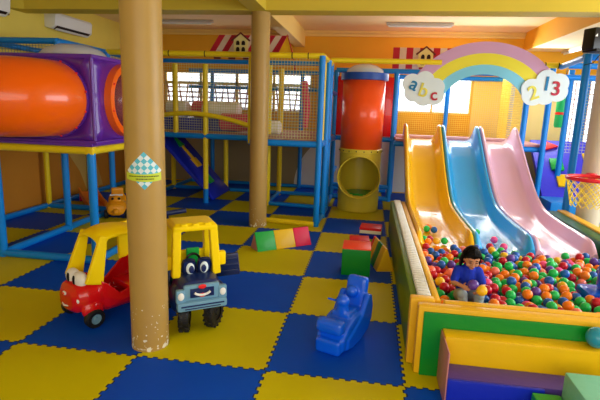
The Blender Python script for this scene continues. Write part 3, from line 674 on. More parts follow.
SL = [(1.47, 3.10, 'green'), (1.56, 3.07, 'blue'), (1.50, 3.19, 'orange'), (1.45, 2.62, 'red'), (1.38, 2.60, 'green'), (1.52, 2.55, 'yellow'), (1.62, 2.58, 'green'), (2.10, 3.10, 'green'), (2.0, 3.05, 'blue'), (2.24, 2.78, 'pink'), (2.75, 2.85, 'green'), (1.42, 2.50, 'orange'), (2.28, 2.50, 'pink'), (2.12, 2.48, 'red')]
PA = np.array(P); 
def visible_area():
    out = np.zeros(len(PA)); f2n = np.array(f2); r2n = np.array(r2); u2n = np.array(u2)
    samples = [(0, 0)] + [(.6 * math.cos(a), .6 * math.sin(a)) for a in [k * PI / 3 for k in range(6)]] + [(.9 * math.cos(a), .9 * math.sin(a)) for a in [k * PI / 4 for k in range(8)]]
    for i, c in enumerate(PA):
        d0 = c - CO; dep = d0 @ f2n; px = 300 + 468 * (d0 @ r2n) / dep
        if px > 606: continue
        dd = d0 / np.linalg.norm(d0); u_ = np.cross(dd, [0, 0, 1]); u_ /= np.linalg.norm(u_); v_ = np.cross(u_, dd); vis = 0
        for (a, e) in samples:
            t = c + Rb * (a * u_ + e * v_) - CO; L_ = np.linalg.norm(t); t = t / L_
            q = PA - CO; tt = q @ t; m2 = (q * q).sum(1) - tt ** 2; blk = (m2 < (Rb * .97) ** 2) & (tt < L_ - .02); blk[i] = False
            # also the padded wall in front
            yy = .37; s = (yy - CO[1]) / t[1]; zz = CO[2] + t[2] * s
            if not blk.any() and zz > WT: vis += 1
        out[i] = vis / len(samples) * (468 * D / dep) ** 2
    return out
va = visible_area(); order = np.argsort(-va)
PAL = {'green': srgb(24, 196, 96), 'red': srgb(196, 14, 44), 'orange': srgb(255, 134, 22), 'blue': srgb(24, 96, 190), 'pink': srgb(252, 80, 150), 'yellow': srgb(238, 186, 30), 'purple': srgb(92, 60, 160), 'salmon': srgb(252, 130, 110)}
WT_ = [('green', 24), ('red', 17), ('orange', 17), ('blue', 15), ('pink', 8), ('yellow', 9), ('purple', 6), ('salmon', 5)]
for c in PAL: mat('ball_' + c, PAL[c], .28, coat=.25, var=.04)
def ball_mesh(c):
    b = NB(); ball(b, (0, 0, 0), Rb, u=22, v=14); me = bpy.data.meshes.new('pit_ball'); b.to_mesh(me); b.free()
    me.polygons.foreach_set('use_smooth', [True] * len(me.polygons)); me.materials.append(MATS['ball_' + c]); return me
BM = {c: ball_mesh(c) for c in PAL}
names = [c for c, n in WT_ for _ in range(n)]
def put_ball(p, c, lab=None):
    o = bpy.data.objects.new('pit_ball', BM[c]); C.objects.link(o); o.location = p
    o['label'] = lab or '%s plastic ball lying among the other balls in the pit' % c; o['category'] = 'ball'; o['group'] = 'loose balls in the ball pit'
    return o
def zone(x, y):
    if (x - 1.53) ** 2 + (y - .8) ** 2 < .12: return "close around the child"
    if x < 1.42: return 'along the white ribbed left wall of the pit' + (' near the yellow slide' if y > 1.4 else '')
    if y > 1.95: return 'at the foot of the %s slide' % ('yellow' if x < 1.93 else 'blue' if x < 2.59 else 'pink')
    if y < .62: return 'against the yellow front wall of the pit, ' + ('left part' if x < 1.85 else 'middle part' if x < 2.15 else 'right part')
    if x > 2.4 and y < 1.5: return 'beside the blue plastic chair'
    if y > 1.45: return 'in the rear middle of the pit, in line with the %s slide' % ('yellow' if x < 1.93 else 'blue' if x < 2.59 else 'pink')
    return 'in the open %s of the pit between the child and the blue chair' % ('rear' if y > 1.05 else 'front') if x > 1.8 else 'in the left half of the pit just behind the child'
n_ind = 300 - len(SL)
for i in order[:n_ind]:
    if va[i] > 0:
        c = rs.choice(names); put_ball(P[i], c, '%s ball %s' % (c, zone(P[i][0], P[i][1])))
rest_bm = NB(); mi_of = {c: k for k, c in enumerate(PAL)}
for i in list(order[n_ind:]) + [k for k in order[:n_ind] if va[k] <= 0]:
    ball(rest_bm, P[i], Rb, u=12, v=8, mi=mi_of[rs.choice(names)])
o = obj('pit_balls', rest_bm, [MATS['ball_' + c] for c in PAL]); o['kind'] = 'stuff'; o['label'] = 'mixed coloured balls filling the bottom and edges of the ball pit'; o['category'] = 'balls'
for (x, y, c) in SL:
    which = 'yellow' if x < 1.93 else ('light blue' if x < 2.59 else 'pink')
    put_ball((x, y, bed_z(y) + Rb + .008), c, '%s plastic ball resting on the lower run of the %s slide' % (c, which))

# ================================================================ BASKETBALL HOOP
hp = thing('basketball_hoop', 'red basketball hoop with yellow net in front of the right pillar', 'basketball hoop', (3.68, 3.75, 1.0))
HX, HY, HZ, HR = 3.60, 3.62, 1.10, .28
b = NB(); sweep(b, [(HX + HR * math.cos(2 * PI * k / 40), HY + HR * math.sin(2 * PI * k / 40), HZ) for k in range(40)], .026, 12, closed=True); obj('rim', b, M['hoop'], hp)
b = NB(); n = 14
for k in range(n):
    for s in (0, 1):
        pts = []
        for j in range(9):
            t = j / 8; rr = HR * (1 - .3 * t); a = 2 * PI * k / n + (1 if s else -1) * t * 1.3; pts.append((HX + rr * math.cos(a), HY + rr * math.sin(a), HZ - .02 - .36 * t))
        sweep(b, pts, .006, 5)
obj('net', b, mat('net_yellow_cord', srgb(240, 214, 50), .7), hp)
b = NB(); box(b, (3.74, 3.93, 1.10), (.1, .12, .08), .01); obj('bracket', b, M['hoop'], hp)
# speaker
sk = thing('speaker', 'black loudspeaker mounted high on the right pillar', 'loudspeaker', (3.7, 3.9, 2.76))
b = NB(); box(b, (3.55, 3.86, 2.90), (.34, .2, .27), .012, rot=(0, 0, .35)); obj('cabinet', b, M['black'], sk)
b = NB(); box(b, (3.62, 3.88, 2.755), (.42, .24, .03), .006, rot=(0, 0, .35)); obj('shelf_bracket', b, M['joint'], sk)
b = NB(); prism(b, [(0, 0), (.035, 0), (.03, .035)], .004, (3.425, 3.70, 2.92), (.94, .34, 0), (0, 0, 1), (.34, -.94, 0)); obj('badge', b, M['white'], sk)
b = NB(); sweep(b, [(3.62, 3.9, 2.75), (3.57, 4.0, 2.62), (3.5, 4.1, 2.6)], .006, 6); obj('cable', b, M['joint'], sk)

# ================================================================ LAMPS, AC
def tube_lamp(x0, x1, y, z, lab, along='X'):
    t = thing('ceiling_lamp', lab, 'lamp', ((x0 + x1) / 2 if along == 'X' else x0, y, z - .08), 0, 'fluorescent lamps on the ceiling')
    b = NB()
    if along == 'X': bx(b, x0, x1, y - .05, y + .05, z - .05, z, .01)
    else: bx(b, x0 - .05, x0 + .05, y, x1, z - .05, z, .01)
    obj('housing', b, M['lamp'], t)
    b = NB(); 
    if along == 'X': pipe(b, (x0 + .04, y - .01, z - .065), (x1 - .04, y - .01, z - .065), .02)
    else: pipe(b, (x0, y + .04, z - .065), (x0, x1 - .04, z - .065), .02)
    obj('tube', b, M['white'], t)
tube_lamp(-3.95, -2.72, 6.85, ZC, 'unlit fluorescent ceiling lamp left of the middle pillar')
tube_lamp(.85, 2.15, 6.95, ZC, 'unlit fluorescent ceiling lamp above the rainbow arch')
tube_lamp(4.58, 7.9, 6.9, 3.25, 'unlit fluorescent lamp on the lowered ceiling near the speaker', 'Y')
def ac(y0, y1, z0, z1, lab):
    t = thing('air_conditioner', lab, 'air conditioner', (XL, (y0 + y1) / 2, z0))
    b = NB(); prism(b, [(0, z0 + .03), (.12, z0), (.2, z0 + .06), (.22, z1 - .04), (.19, z1), (0, z1)], y1 - y0, (XL, y0, 0), (1, 0, 0), (0, 0, 1), (0, 1, 0), bev=.008); obj('housing', b, M['white'], t)
    b = NB(); prism(b, [(.125, z0 - .002), (.198, z0 + .056), (.202, z0 + .052), (.13, z0 - .008)], y1 - y0 - .12, (XL, y0 + .06, 0), (1, 0, 0), (0, 0, 1), (0, 1, 0)); obj('air_outlet', b, M['dark'], t)
    b = NB(); box(b, (XL + .16, (y0 + y1) / 2, z0 + .0), (.05, y1 - y0 - .14, .01), .002, rot=(0, -.5, 0)); obj('louvre', b, M['white'], t)
    b = NB(); pipe(b, (XL + .05, y1, z0 + .05), (XL + .05, y1 + .15, z0 + .06), .012); obj('hose', b, M['brown'], t)
ac(4.75, 5.85, 3.10, 3.38, 'white wall air conditioner behind the yellow beam on the left wall')
ac(2.55, 3.72, 3.10, 3.38, 'white wall air conditioner cut off at the top left corner')

# ================================================================ AWNINGS
def awning(xa, xb, y, z0, z1, slant, n, lab, first=0):
    b = NB(); w_ = (xb - xa) / n
    for k in range(n):
        x = xa + k * w_
        prism(b, [(x, z0), (x + w_, z0), (x + w_ + slant, z1), (x + slant, z1)], .03, (0, y, 0), (1, 0, 0), (0, 0, 1), (0, 1, 0), mi=(k + first) % 2)
    return b
aw = thing('awning_sign', 'red and cream striped roof sign with gable over the netted frame', 'sign', (-1.7, 5.66, 2.72))
obj('striped_roof', awning(-2.42, -1.12, 5.66, 2.82, 3.16, .22, 11, '', 0), [M['awr'], M['aww']], aw, smooth=False)
b = NB(); prism(b, [(-1.12, 2.80), (-.92, 3.16), (-.80, 2.80)], .02, (0, 5.65, 0), (1, 0, 0), (0, 0, 1), (0, 1, 0)); obj('gable', b, M['vo'], aw)
b = NB(); sweep(b, [(-1.12, 5.63, 2.80), (-.92, 5.63, 3.17), (-.80, 5.63, 2.80), (-.76, 5.63, 2.55)], .014, 8); obj('gable_edge', b, M['awr'], aw)
b = NB()
for k in range(4): x = -2.3 + k * .28; bx(b, x, x + .13, 5.64, 5.67, 2.73, 2.78, .004)
obj('trim_block', b, M['brown'], aw)
aw2 = thing('awning_sign', 'red and cream striped roof sign with upright edges above the slides', 'sign', (1.6, 6.95, 2.72))
obj('striped_roof', awning(1.02, 2.6, 6.96, 2.74, 3.15, .0, 12, ''), [M['awr'], M['aww']], aw2, smooth=False)
def house(x, y, z, s, lab):
    t = thing('house_cutout', lab, 'sign', (x, y, z), 0, 'small house cutouts on the striped roof signs')
    b = NB(); prism(b, [(-.13 * s, 0), (.13 * s, 0), (.13 * s, .24 * s), (0, .34 * s), (-.13 * s, .24 * s)], .05, (x, y, z), (1, 0, 0), (0, 0, 1), (0, 1, 0)); obj('front', b, M['housew'], t)
    b = NB(); sweep(b, [(x - .17 * s, y + .0, z + .22 * s), (x, y + .0, z + .355 * s), (x + .17 * s, y + .0, z + .22 * s)], .018 * s, 6); obj('roof_edge', b, M['brown'], t)
    for i in (-1, 1):
        for j in (0, 1):
            cx = x + i * .052 * s; cz = z + (.035 + j * .11) * s; h = .075 * s; w_ = .032 * s
            b = NB(); prism(b, [(cx - w_, cz), (cx + w_, cz), (cx + w_, cz + h * .6), (cx + w_ * .5, cz + h), (cx - w_ * .5, cz + h), (cx - w_, cz + h * .6)], .012, (0, y - .01, 0), (1, 0, 0), (0, 0, 1), (0, 1, 0)); obj('window', b, M['dark'], t)
house(-1.77, 5.58, 2.83, 1.0, 'small cream house cutout with four windows left of the middle pillar')
house(1.66, 6.88, 2.77, 1.1, 'small cream house cutout with four windows behind the rainbow arch')

# ================================================================ FLOOR TOYS
# cube
cu = thing('foam_cube', 'green foam cube with an orange red top in the middle of the floor', 'foam cube', (.63, 2.35, 0), .0)
b = NB(); bx(b, .42, .75, 2.15, 2.49, 0, .318, .012); obj('green_sides', b, M['vg'], cu)
b = NB(); bx(b, .42, .75, 2.15, 2.49, .315, .332, .006); obj('red_top', b, M['vr'], cu)
# banded triangular prism
def tri_prism(p0, p1, wbase, h, bands, nm, lab, endm, cat='foam wedge'):
    p0, p1 = Vector((*p0, 0)), Vector((*p1, 0)); d = p1 - p0; L_ = d.length; d.normalize(); n = Vector((-d.y, d.x, 0))
    t = thing(nm, lab, cat, (p0 + p1) / 2)
    x = 0
    for fr_, mt, pn in bands:
        l = fr_ * L_; b = NB(); prism(b, [(-wbase / 2, 0), (wbase / 2, 0), (.012, h), (-.012, h)], l - .002, p0 + d * x, n, (0, 0, 1), d, bev=.008); obj(pn, b, M[mt], t); x += l
    b = NB(); prism(b, [(-wbase / 2 + .015, .01), (wbase / 2 - .015, .01), (0, h - .02)], .004, p0 - d * .003, n, (0, 0, 1), d); obj('end_face', b, M[endm], t)
    return t
tri_prism((-.79, 2.84), (-.14, 3.37), .24, .24, [(.34, 'vgr', 'green_section'), (.36, 'vy', 'yellow_section'), (.30, 'vcr', 'red_section')], 'foam_wedge', 'triangular foam prism with green, yellow and red sections beside the middle pillar', 'vpk')
tri_prism((.935, 2.38), (.80, 2.95), .215, .285, [(.30, 'vo', 'front_section'), (.30, 'vg', 'green_section'), (.28, 'vo', 'rear_section'), (.12, 'redv', 'red_tip')], 'foam_wedge', 'yellow and green triangular foam prism leaning beside the green cube', 'vo')
def flat(x, y, w_, d_, z1, rz, lab):
    t = thing('foam_block', lab, 'foam block', (x, y, 0), rz, 'red topped striped foam blocks behind the green cube')
    for z0, za, mt, nm in ((0, z1 * .45, 'vb', 'blue_layer'), (z1 * .45, z1 * .75, 'foamw', 'white_layer'), (z1 * .75, z1, 'redv', 'red_layer')):
        b = NB(); box(b, (0, 0, (z0 + za) / 2), (w_, d_, za - z0 - .001), .008); obj(nm, b, M[mt], t, world=False)
flat(.60, 3.22, .27, .26, .17, .05, 'flat red, white and blue foam block nearer the green cube')
flat(.76, 3.95, .32, .3, .17, -.08, 'flat red, white and blue foam block farther back by the pit wall')

# blue rocker
def rocker():
    b = NB()
    # hull
    prof_ = [(-.34, .03), (-.33, .15), (-.20, .23), (-.05, .27), (.1, .26), (.24, .27), (.33, .2), (.34, .10), (.24, .035), (.1, .005), (-.1, .0), (-.25, .012)]
    prism(b, prof_, .25, (-.125, 0, 0), (0, 1, 0), (0, 0, 1), (1, 0, 0), bev=.03)
    # curved outer skirts
    for s in (-1, 1):
        sk_ = [(-.27, .03), (-.25, .12), (-.1, .17), (.06, .24), (.15, .34), (.22, .40), (.29, .38), (.33, .26), (.31, .13), (.22, .04), (.05, 0), (-.15, .0)]
        prism(b, sk_, .05, (s * .115 - .025, 0, 0), (0, 1, 0), (0, 0, 1), (1, 0, 0), bev=.015)
    box(b, (0, -.31, .245), (.23, .13, .12), .04); box(b, (0, -.31, .07), (.22, .14, .14), .03)
    box(b, (0, .26, .37), (.19, .10, .34), .04, rot=(-.22, 0, 0)); ball(b, (-.02, .19, .40), .055)
    capsule(b, [(0, -.06, .22), (0, -.07, .36)], [.075, .05]); ball(b, (0, -.07, .395), .06)
    box(b, (0, -.02, .27), (.17, .2, .07), .03)
    capsule(b, [(-.13, -.07, .385), (.0, -.07, .385)], [.013, .013], 10)
    return fuse(b, .007, 9)
t = thing('rocking_toy', 'bright blue plastic rocking toy in the middle of the blue mat', 'rocking toy', (.54, .62, 0), -.38)
rb_ = rocker(); rb_.transform(Matrix.Diagonal((1.0, .86, .9, 1))); obj('body', rb_, M['rock'], t, world=False)

# cozy toy car
def wheel(parent, x, y, r, w_, hubm='hub', name='wheel', knob=0, rz=0):
    b = NB()
    lathe(b, [(r * .55, -w_ / 2), (r * .86, -w_ / 2), (r, -w_ * .3), (r, w_ * .3), (r * .86, w_ / 2), (r * .55, w_ / 2)], (0, 0, 0), 'X', 32)
    if knob:
        for k in range(knob):
            a = 2 * PI * k / knob
            for s in (-1, 1): box(b, (s * w_ * .27, r * math.cos(a + s * .09), r * math.sin(a + s * .09)), (w_ * .42, r * .13, r * .16), .003, rot=(a + PI / 2 + s * .09, 0, 0), seg=1)
    b.transform(Matrix.Translation((x, y, r * (1.07 if knob else 1))) @ Matrix.Rotation(rz, 4, 'Z')); o = obj(name, b, M['tyre'], parent, world=False)
    b = NB(); s = 1 if x > 0 else -1
    for ss in (-1, 1): lathe(b, [(0, ss * w_ * .5), (r * .2, ss * w_ * .5), (r * .25, ss * w_ * .36), (r * .56, ss * w_ * .38), (r * .56, ss * w_ * .2)], (0, 0, 0), 'X', 28)
    b.transform(Matrix.Translation((x, y, r * (1.07 if knob else 1))) @ Matrix.Rotation(rz, 4, 'Z')); h = obj('hub', b, M[hubm], o, world=False); return o
def loft(b, sts, seg=36, p=3.2):
    """stations (y, half width, z0, z1): superellipse rings"""
    rings = []
    for (y, hw, z0, z1) in sts:
        rg_ = []
        for k in range(seg):
            a = 2 * PI * k / seg; c, s = math.cos(a), math.sin(a); rg_.append(b.verts.new((hw * math.copysign(abs(c) ** (2 / p), c), y, (z0 + z1) / 2 + (z1 - z0) / 2 * math.copysign(abs(s) ** (2 / p), s))))
        rings.append(rg_)
    for i in range(len(rings) - 1):
        for k in range(seg): b.faces.new((rings[i][k], rings[i][(k + 1) % seg], rings[i + 1][(k + 1) % seg], rings[i + 1][k]))
    b.faces.new(rings[0]); b.faces.new(rings[-1]); return b
def tub(b, sts):
    """open tub: (y, half width, z floor bottom, z rim left, z rim right, wall)"""
    rings = []
    for (y, hw, zb, zl, zr, wt) in sts:
        o_ = [(-hw, zl), (-hw * 1.0, (zl + zb) / 2), (-hw * .93, zb + .04), (-hw * .75, zb), (0, zb), (hw * .75, zb), (hw * .93, zb + .04), (hw, (zr + zb) / 2), (hw, zr), (hw - wt, zr), (hw - wt, (zr + zb) / 2 + .01), (hw * .88 - wt, zb + .05), (0, zb + .035), (-hw * .88 + wt, zb + .05), (-hw + wt, (zl + zb) / 2 + .01), (-hw + wt, zl)]
        rings.append([b.verts.new((x, y, z)) for x, z in o_])
    n = 16
    for i in range(len(rings) - 1):
        for k in range(n): b.faces.new((rings[i][k], rings[i][(k + 1) % n], rings[i + 1][(k + 1) % n], rings[i + 1][k]))
    b.faces.new(rings[0]); b.faces.new(rings[-1]); return b
def slab_leg(b, p0, p1, w0, w1, th):
    """tapered flat pillar between two points, wide along local y"""
    p0, p1 = Vector(p0), Vector(p1); d = (p1 - p0).normalized(); yv = Vector((0, 1, 0)); yv = (yv - d * yv.dot(d)).normalized(); n = d.cross(yv)
    vs = []
    for p, w_ in ((p0, w0), (p1, w1)): vs.append([b.verts.new(p + yv * a * w_ / 2 + n * c * th / 2) for a, c in ((-1, -1), (1, -1), (1, 1), (-1, 1))])
    for k in range(4): b.faces.new((vs[0][k], vs[0][(k + 1) % 4], vs[1][(k + 1) % 4], vs[1][k]))
    b.faces.new(vs[0][::-1]); b.faces.new(vs[1])
def coupe():
    t = thing('toy_car', 'red ride-on toy car with yellow roof and smiling face beside the near pillar', 'toy car', (-1.62, .68, 0), -.54); t.scale = (1.02, .98, .96)
    b = NB()
    loft(b, [(-.40, .06, .2, .27), (-.39, .12, .15, .33), (-.355, .17, .12, .38), (-.29, .20, .11, .405), (-.20, .21, .12, .42), (-.15, .20, .13, .42)], 40, 2.6)
    tub(b, [(-.17, .20, .12, .41, .41, .03), (-.10, .208, .10, .36, .36, .03), (0, .21, .10, .25, .25, .03), (.08, .21, .10, .27, .27, .03), (.18, .212, .10, .36, .36, .03), (.27, .21, .12, .45, .45, .03), (.35, .18, .15, .47, .47, .03)])
    loft(b, [(.33, .185, .14, .47), (.37, .16, .17, .46), (.40, .10, .22, .42)], 40, 2.6)
    for s in (-1, 1): 
        ball(b, (s * .17, -.24, .16), .085, (.62, 1.2, 1.05)); ball(b, (s * .18, .26, .16), .1, (.55, 1.25, 1.05))
    obj('body', fuse(b, .007, 4), M['red'], t, world=False)
    b = NB(); box(b, (0, .22, .24), (.3, .2, .06), .02); box(b, (0, .31, .36), (.3, .05, .2), .02); obj('seat', b, M['red'], t, world=False)
    b = NB()
    # roof with a shallow arch
    N = 14
    for i in range(N):
        pass
    vsr = []
    for i in range(N + 1):
        y = -.17 + .50 * i / N; zc = .80 + .055 * math.sin(PI * (i / N) ** .8); hw = .165 + .03 * math.sin(PI * i / N); row = []
        for j in range(13): s = -1 + 2 * j / 12; row.append((hw * s, y, zc - .05 * abs(s) ** 3))
        vsr.append(row)
    up_ = [[b.verts.new(p) for p in row] for row in vsr]; lo_ = [[b.verts.new((p[0] * .95, p[1], p[2] - .03)) for p in row] for row in vsr]
    for i in range(N):
        for j in range(12):
            b.faces.new((up_[i][j], up_[i][j + 1], up_[i + 1][j + 1], up_[i + 1][j])); b.faces.new((lo_[i][j + 1], lo_[i][j], lo_[i + 1][j], lo_[i + 1][j + 1]))
        b.faces.new((up_[i][0], up_[i + 1][0], lo_[i + 1][0], lo_[i][0])); b.faces.new((up_[i + 1][12], up_[i][12], lo_[i][12], lo_[i + 1][12]))
    for j in range(12):
        b.faces.new((up_[0][j + 1], up_[0][j], lo_[0][j], lo_[0][j + 1])); b.faces.new((up_[N][j], up_[N][j + 1], lo_[N][j + 1], lo_[N][j]))
    for s in (-1, 1):
        slab_leg(b, (s * .175, -.225, .385), (s * .155, -.11, .80), .16, .07, .04)
        slab_leg(b, (s * .185, .30, .44), (s * .165, .26, .81), .16, .12, .035)
    obj('roof', fuse(b, .006, 9), M['ty'], t, world=False)
    for s in (-1, 1):
        b = NB(); ball(b, (s * .06, -.285, .415), .088, (1.0, .62, .85)); e = obj('eye', b, M['white'], t, world=False)
        b = NB(); ball(b, (s * .05, -.335, .42), .03, (.7, .4, 1.4)); obj('pupil', b, M['black'], e, world=False)
        b = NB(); ball(b, (s * .13, -.355, .26), .038, (1, .45, 1)); obj('headlight', b, M['white'], t, world=False)
        wheel(t, s * .205, -.25, .085, .075); wheel(t, s * .215, .26, .085, .075)
    b = NB(); sweep(b, [(.09 * math.sin(a), -.408 + .025 * abs(a), .235 - .04 * math.cos(a)) for a in [(-1 + 2 * k / 10) * 1.1 for k in range(11)]], .007, 8); obj('smile', b, M['white'], t, world=False)
    b = NB(); ball(b, (0, -.398, .305), .026, (1.1, .4, .7)); o = obj('nose_badge', b, M['white'], t, world=False)
    b = NB(); ball(b, (0, -.408, .305), .016, (1.1, .3, .6)); obj('badge_centre', b, M['redv'], o, world=False)
    b = NB(); sweep(b, [(.075 * math.cos(a), -.09 + .03 * math.sin(a), .44 + .07 * math.sin(a)) for a in [2 * PI * k / 24 for k in range(24)]], .012, 8, closed=True); pipe(b, (0, -.17, .40), (0, -.09, .44), .014); obj('steering_wheel', b, M['black'], t, world=False)
coupe()
def truck():
    t = thing('toy_truck', 'navy ride-on toy truck with yellow cab and big tyres right of the near pillar', 'toy truck', (-.83, .72, 0), .60); t.scale = (1, 1, 1.05)
    b = NB()
    loft(b, [(-.31, .14, .27, .41), (-.29, .165, .25, .44), (-.20, .18, .22, .46), (-.10, .18, .2, .47), (-.08, .17, .2, .46)], 36, 3.6)
    tub(b, [(-.10, .18, .16, .45, .45, .03), (0, .20, .15, .30, .30, .03), (.12, .20, .15, .30, .30, .03), (.2, .20, .16, .45, .45, .03), (.42, .21, .18, .45, .45, .03), (.44, .2, .2, .45, .45, .03)])
    box(b, (0, .2, .36), (.38, .05, .3), .02)
    for s in (-1, 1): ball(b, (s * .185, -.18, .27), .12, (.45, 1.1, .9)); ball(b, (s * .2, .3, .27), .13, (.45, 1.1, .9))
    obj('body', fuse(b, .007, 3), M['navy'], t, world=False)
    # grille and bumper
    b = NB(); box(b, (0, -.315, .355), (.30, .04, .13), .02); box(b, (0, -.33, .255), (.42, .075, .075), .025)
    for s in (-1, 1): box(b, (s * .175, -.315, .335), (.075, .05, .11), .015)
    o = obj('grille', b, M['grille'], t, world=False)
    b = NB(); box(b, (0, -.368, .262), (.36, .006, .012), .002); box(b, (0, -.368, .24), (.30, .006, .008), .002); obj('bumper_groove', b, M['navy'], o, world=False)
    b = NB(); box(b, (0, -.338, .355), (.2, .01, .075), .004); obj('grille_opening', b, M['navy'], o, world=False)
    b = NB(); sweep(b, [(.07 * math.sin(a), -.347, .372 - .035 * math.cos(a)) for a in [(-1 + 2 * k / 10) * 1.2 for k in range(11)]], .010, 8); obj('smile', b, M['white'], o, world=False)
    b = NB(); ball(b, (0, -.345, .335), .02, (1.4, .3, .8)); obj('tongue', b, M['redv'], o, world=False)
    b = NB(); ball(b, (0, -.345, .405), .026, (1.3, .35, .7)); obj('badge', b, M['redv'], o, world=False)
    for s in (-1, 1):
        b = NB(); ball(b, (s * .175, -.342, .34), .026, (1, .4, 1.2)); obj('headlight', b, M['white'], t, world=False)
        b = NB(); box(b, (s * .065, -.145, .51), (.12, .05, .14), .045, rot=(.25, 0, 0)); e = obj('eye_pod', b, M['navy'], t, world=False)
        b = NB(); ball(b, (s * .06, -.175, .505), .042, (.85, .3, 1.15)); e2 = obj('eye', b, M['chk2'], e, world=False)
        b = NB(); ball(b, (s * .052, -.188, .50), .028, (.8, .3, 1.15)); obj('pupil', b, M['navy'], e, world=False)
        b = NB(); box(b, (s * .235, -.09, .545), (.075, .06, .12), .02); box(b, (s * .2, -.07, .55), (.06, .03, .03), .008); obj('mirror', b, M['ty'], t, world=False)
        wheel(t, s * .125, -.23, .12, .085, 'tyre', 'wheel', 16, rz=-.35 if s < 0 else -.75); wheel(t, s * .2, .3, .125, .1, 'tyre', 'wheel', 16)
    b = NB()
    prism(b, [(-.19, -.14), (.19, -.14), (.20, .2), (-.20, .2)], .05, (0, 0, .80), (1, 0, 0), (0, 1, 0), (0, 0, 1), bev=.02)
    box(b, (0, .02, .85), (.34, .26, .03), .012)
    for k in (-1, 0, 1): box(b, (k * .1, -.12, .855), (.05, .04, .02), .008)
    for s in (-1, 1):
        slab_leg(b, (s * .175, -.13, .43), (s * .155, -.105, .83), .085, .06, .07); slab_leg(b, (s * .175, .19, .40), (s * .165, .17, .83), .07, .07, .05)
    box(b, (0, .19, .48), (.34, .04, .16), .015)
    obj('cab_roof', fuse(b, .006, 4), M['ty'], t, world=False)
    b = NB(); sweep(b, [(.06 * math.cos(a), -.02, .52 + .06 * math.sin(a)) for a in [2 * PI * k / 24 for k in range(24)]], .011, 8, closed=True); pipe(b, (0, -.1, .46), (0, -.02, .52), .014); obj('steering_wheel', b, M['black'], t, world=False)
    b = NB(); box(b, (.32, .04, .43), (.24, .04, .20), .015, rot=(0, -.12, -.35))
    for k in (-1, 0, 1): box(b, (.315, .015, .43 + k * .055), (.22, .012, .02), .004, rot=(0, -.12, -.35))
    obj('open_door', b, M['navy'], t, world=False)
    b = NB(); box(b, (0, .12, .3), (.3, .16, .06), .02); box(b, (.04, .165, .46), (.12, .03, .24), .012); obj('seat', b, M['vgr'], t, world=False)
    b = NB(); pipe(b, (-.17, .33, .86), (.02, .33, .88), .022); pipe(b, (-.15, .33, .45), (-.15, .33, .87), .012); obj('roll_bar', b, M['navy'], t, world=False)
truck()
# small orange toy car under the tower
def small_car():
    t = thing('toy_car', 'small orange push car parked behind the tower post', 'toy car', (-3.48, 4.12, 0), .45)
    b = NB(); loft(b, [(-.28, .07, .08, .2), (-.26, .13, .06, .25), (-.15, .16, .06, .3), (0, .15, .07, .26), (.12, .15, .07, .26), (.22, .15, .07, .36), (.28, .1, .1, .4)], 28, 2.6)
    ball(b, (0, -.12, .31), .08, (1.1, .9, .8)); box(b, (0, .23, .38), (.2, .06, .14), .03); ball(b, (0, -.29, .13), .05)
    obj('body', fuse(b, .009, 3), mat('toy_orange', srgb(240, 160, 20), .35, coat=.3), t, world=False)
    for s in (-1, 1):
        wheel(t, s * .155, -.17, .075, .06); wheel(t, s * .155, .18, .075, .06)
        b = NB(); ball(b, (s * .05, -.19, .33), .022); obj('eye', b, M['black'], t, world=False)
    b = NB(); sweep(b, [(-.1, -.03, .36), (.1, -.03, .36)], .014, 8); pipe(b, (0, -.06, .28), (0, -.03, .36), .012); obj('handlebar', b, M['white'], t, world=False)
small_car()
# low orange slide lying under the tower
t = thing('toy_slide', 'low orange toy slide lying on the mats under the tower by the left wall', 'toy slide', (-4.35, 4.8, 0), .75)
b = NB(); N = 16
for i in range(1):
    rings = []
    for k in range(N + 1):
        y = -.45 + .9 * k / N; z = .05 + .13 * (k / N) ** 1.7
        rings.append([b.verts.new((x, y, z + h)) for x, h in ((-.16, .08), (-.13, .08), (-.12, 0), (.12, 0), (.13, .08), (.16, .08), (.16, -.03), (-.16, -.03))])
    for k in range(N):
        for q in range(8): b.faces.new((rings[k][q], rings[k][(q + 1) % 8], rings[k + 1][(q + 1) % 8], rings[k + 1][q]))
    b.faces.new(rings[0]); b.faces.new(rings[-1])
obj('chute', b, mat('toy_orange2', srgb(236, 130, 24), .35), t, world=False)
for q in (-.13, .13): b = NB(); box(b, (q, .42, .08), (.04, .05, .16), .01); obj('leg', b, M['vcr'], t, world=False)
b = NB(); box(b, (0, 0, .12), (.35, .3, .24), .03, rot=(0, 0, 0)); o = top('foam_block', b, M['vcr'], 'magenta foam block on the mats behind the small orange push car', 'foam block', base=(0, 0, 0)); o.location = (-3.9, 6.3, 0)

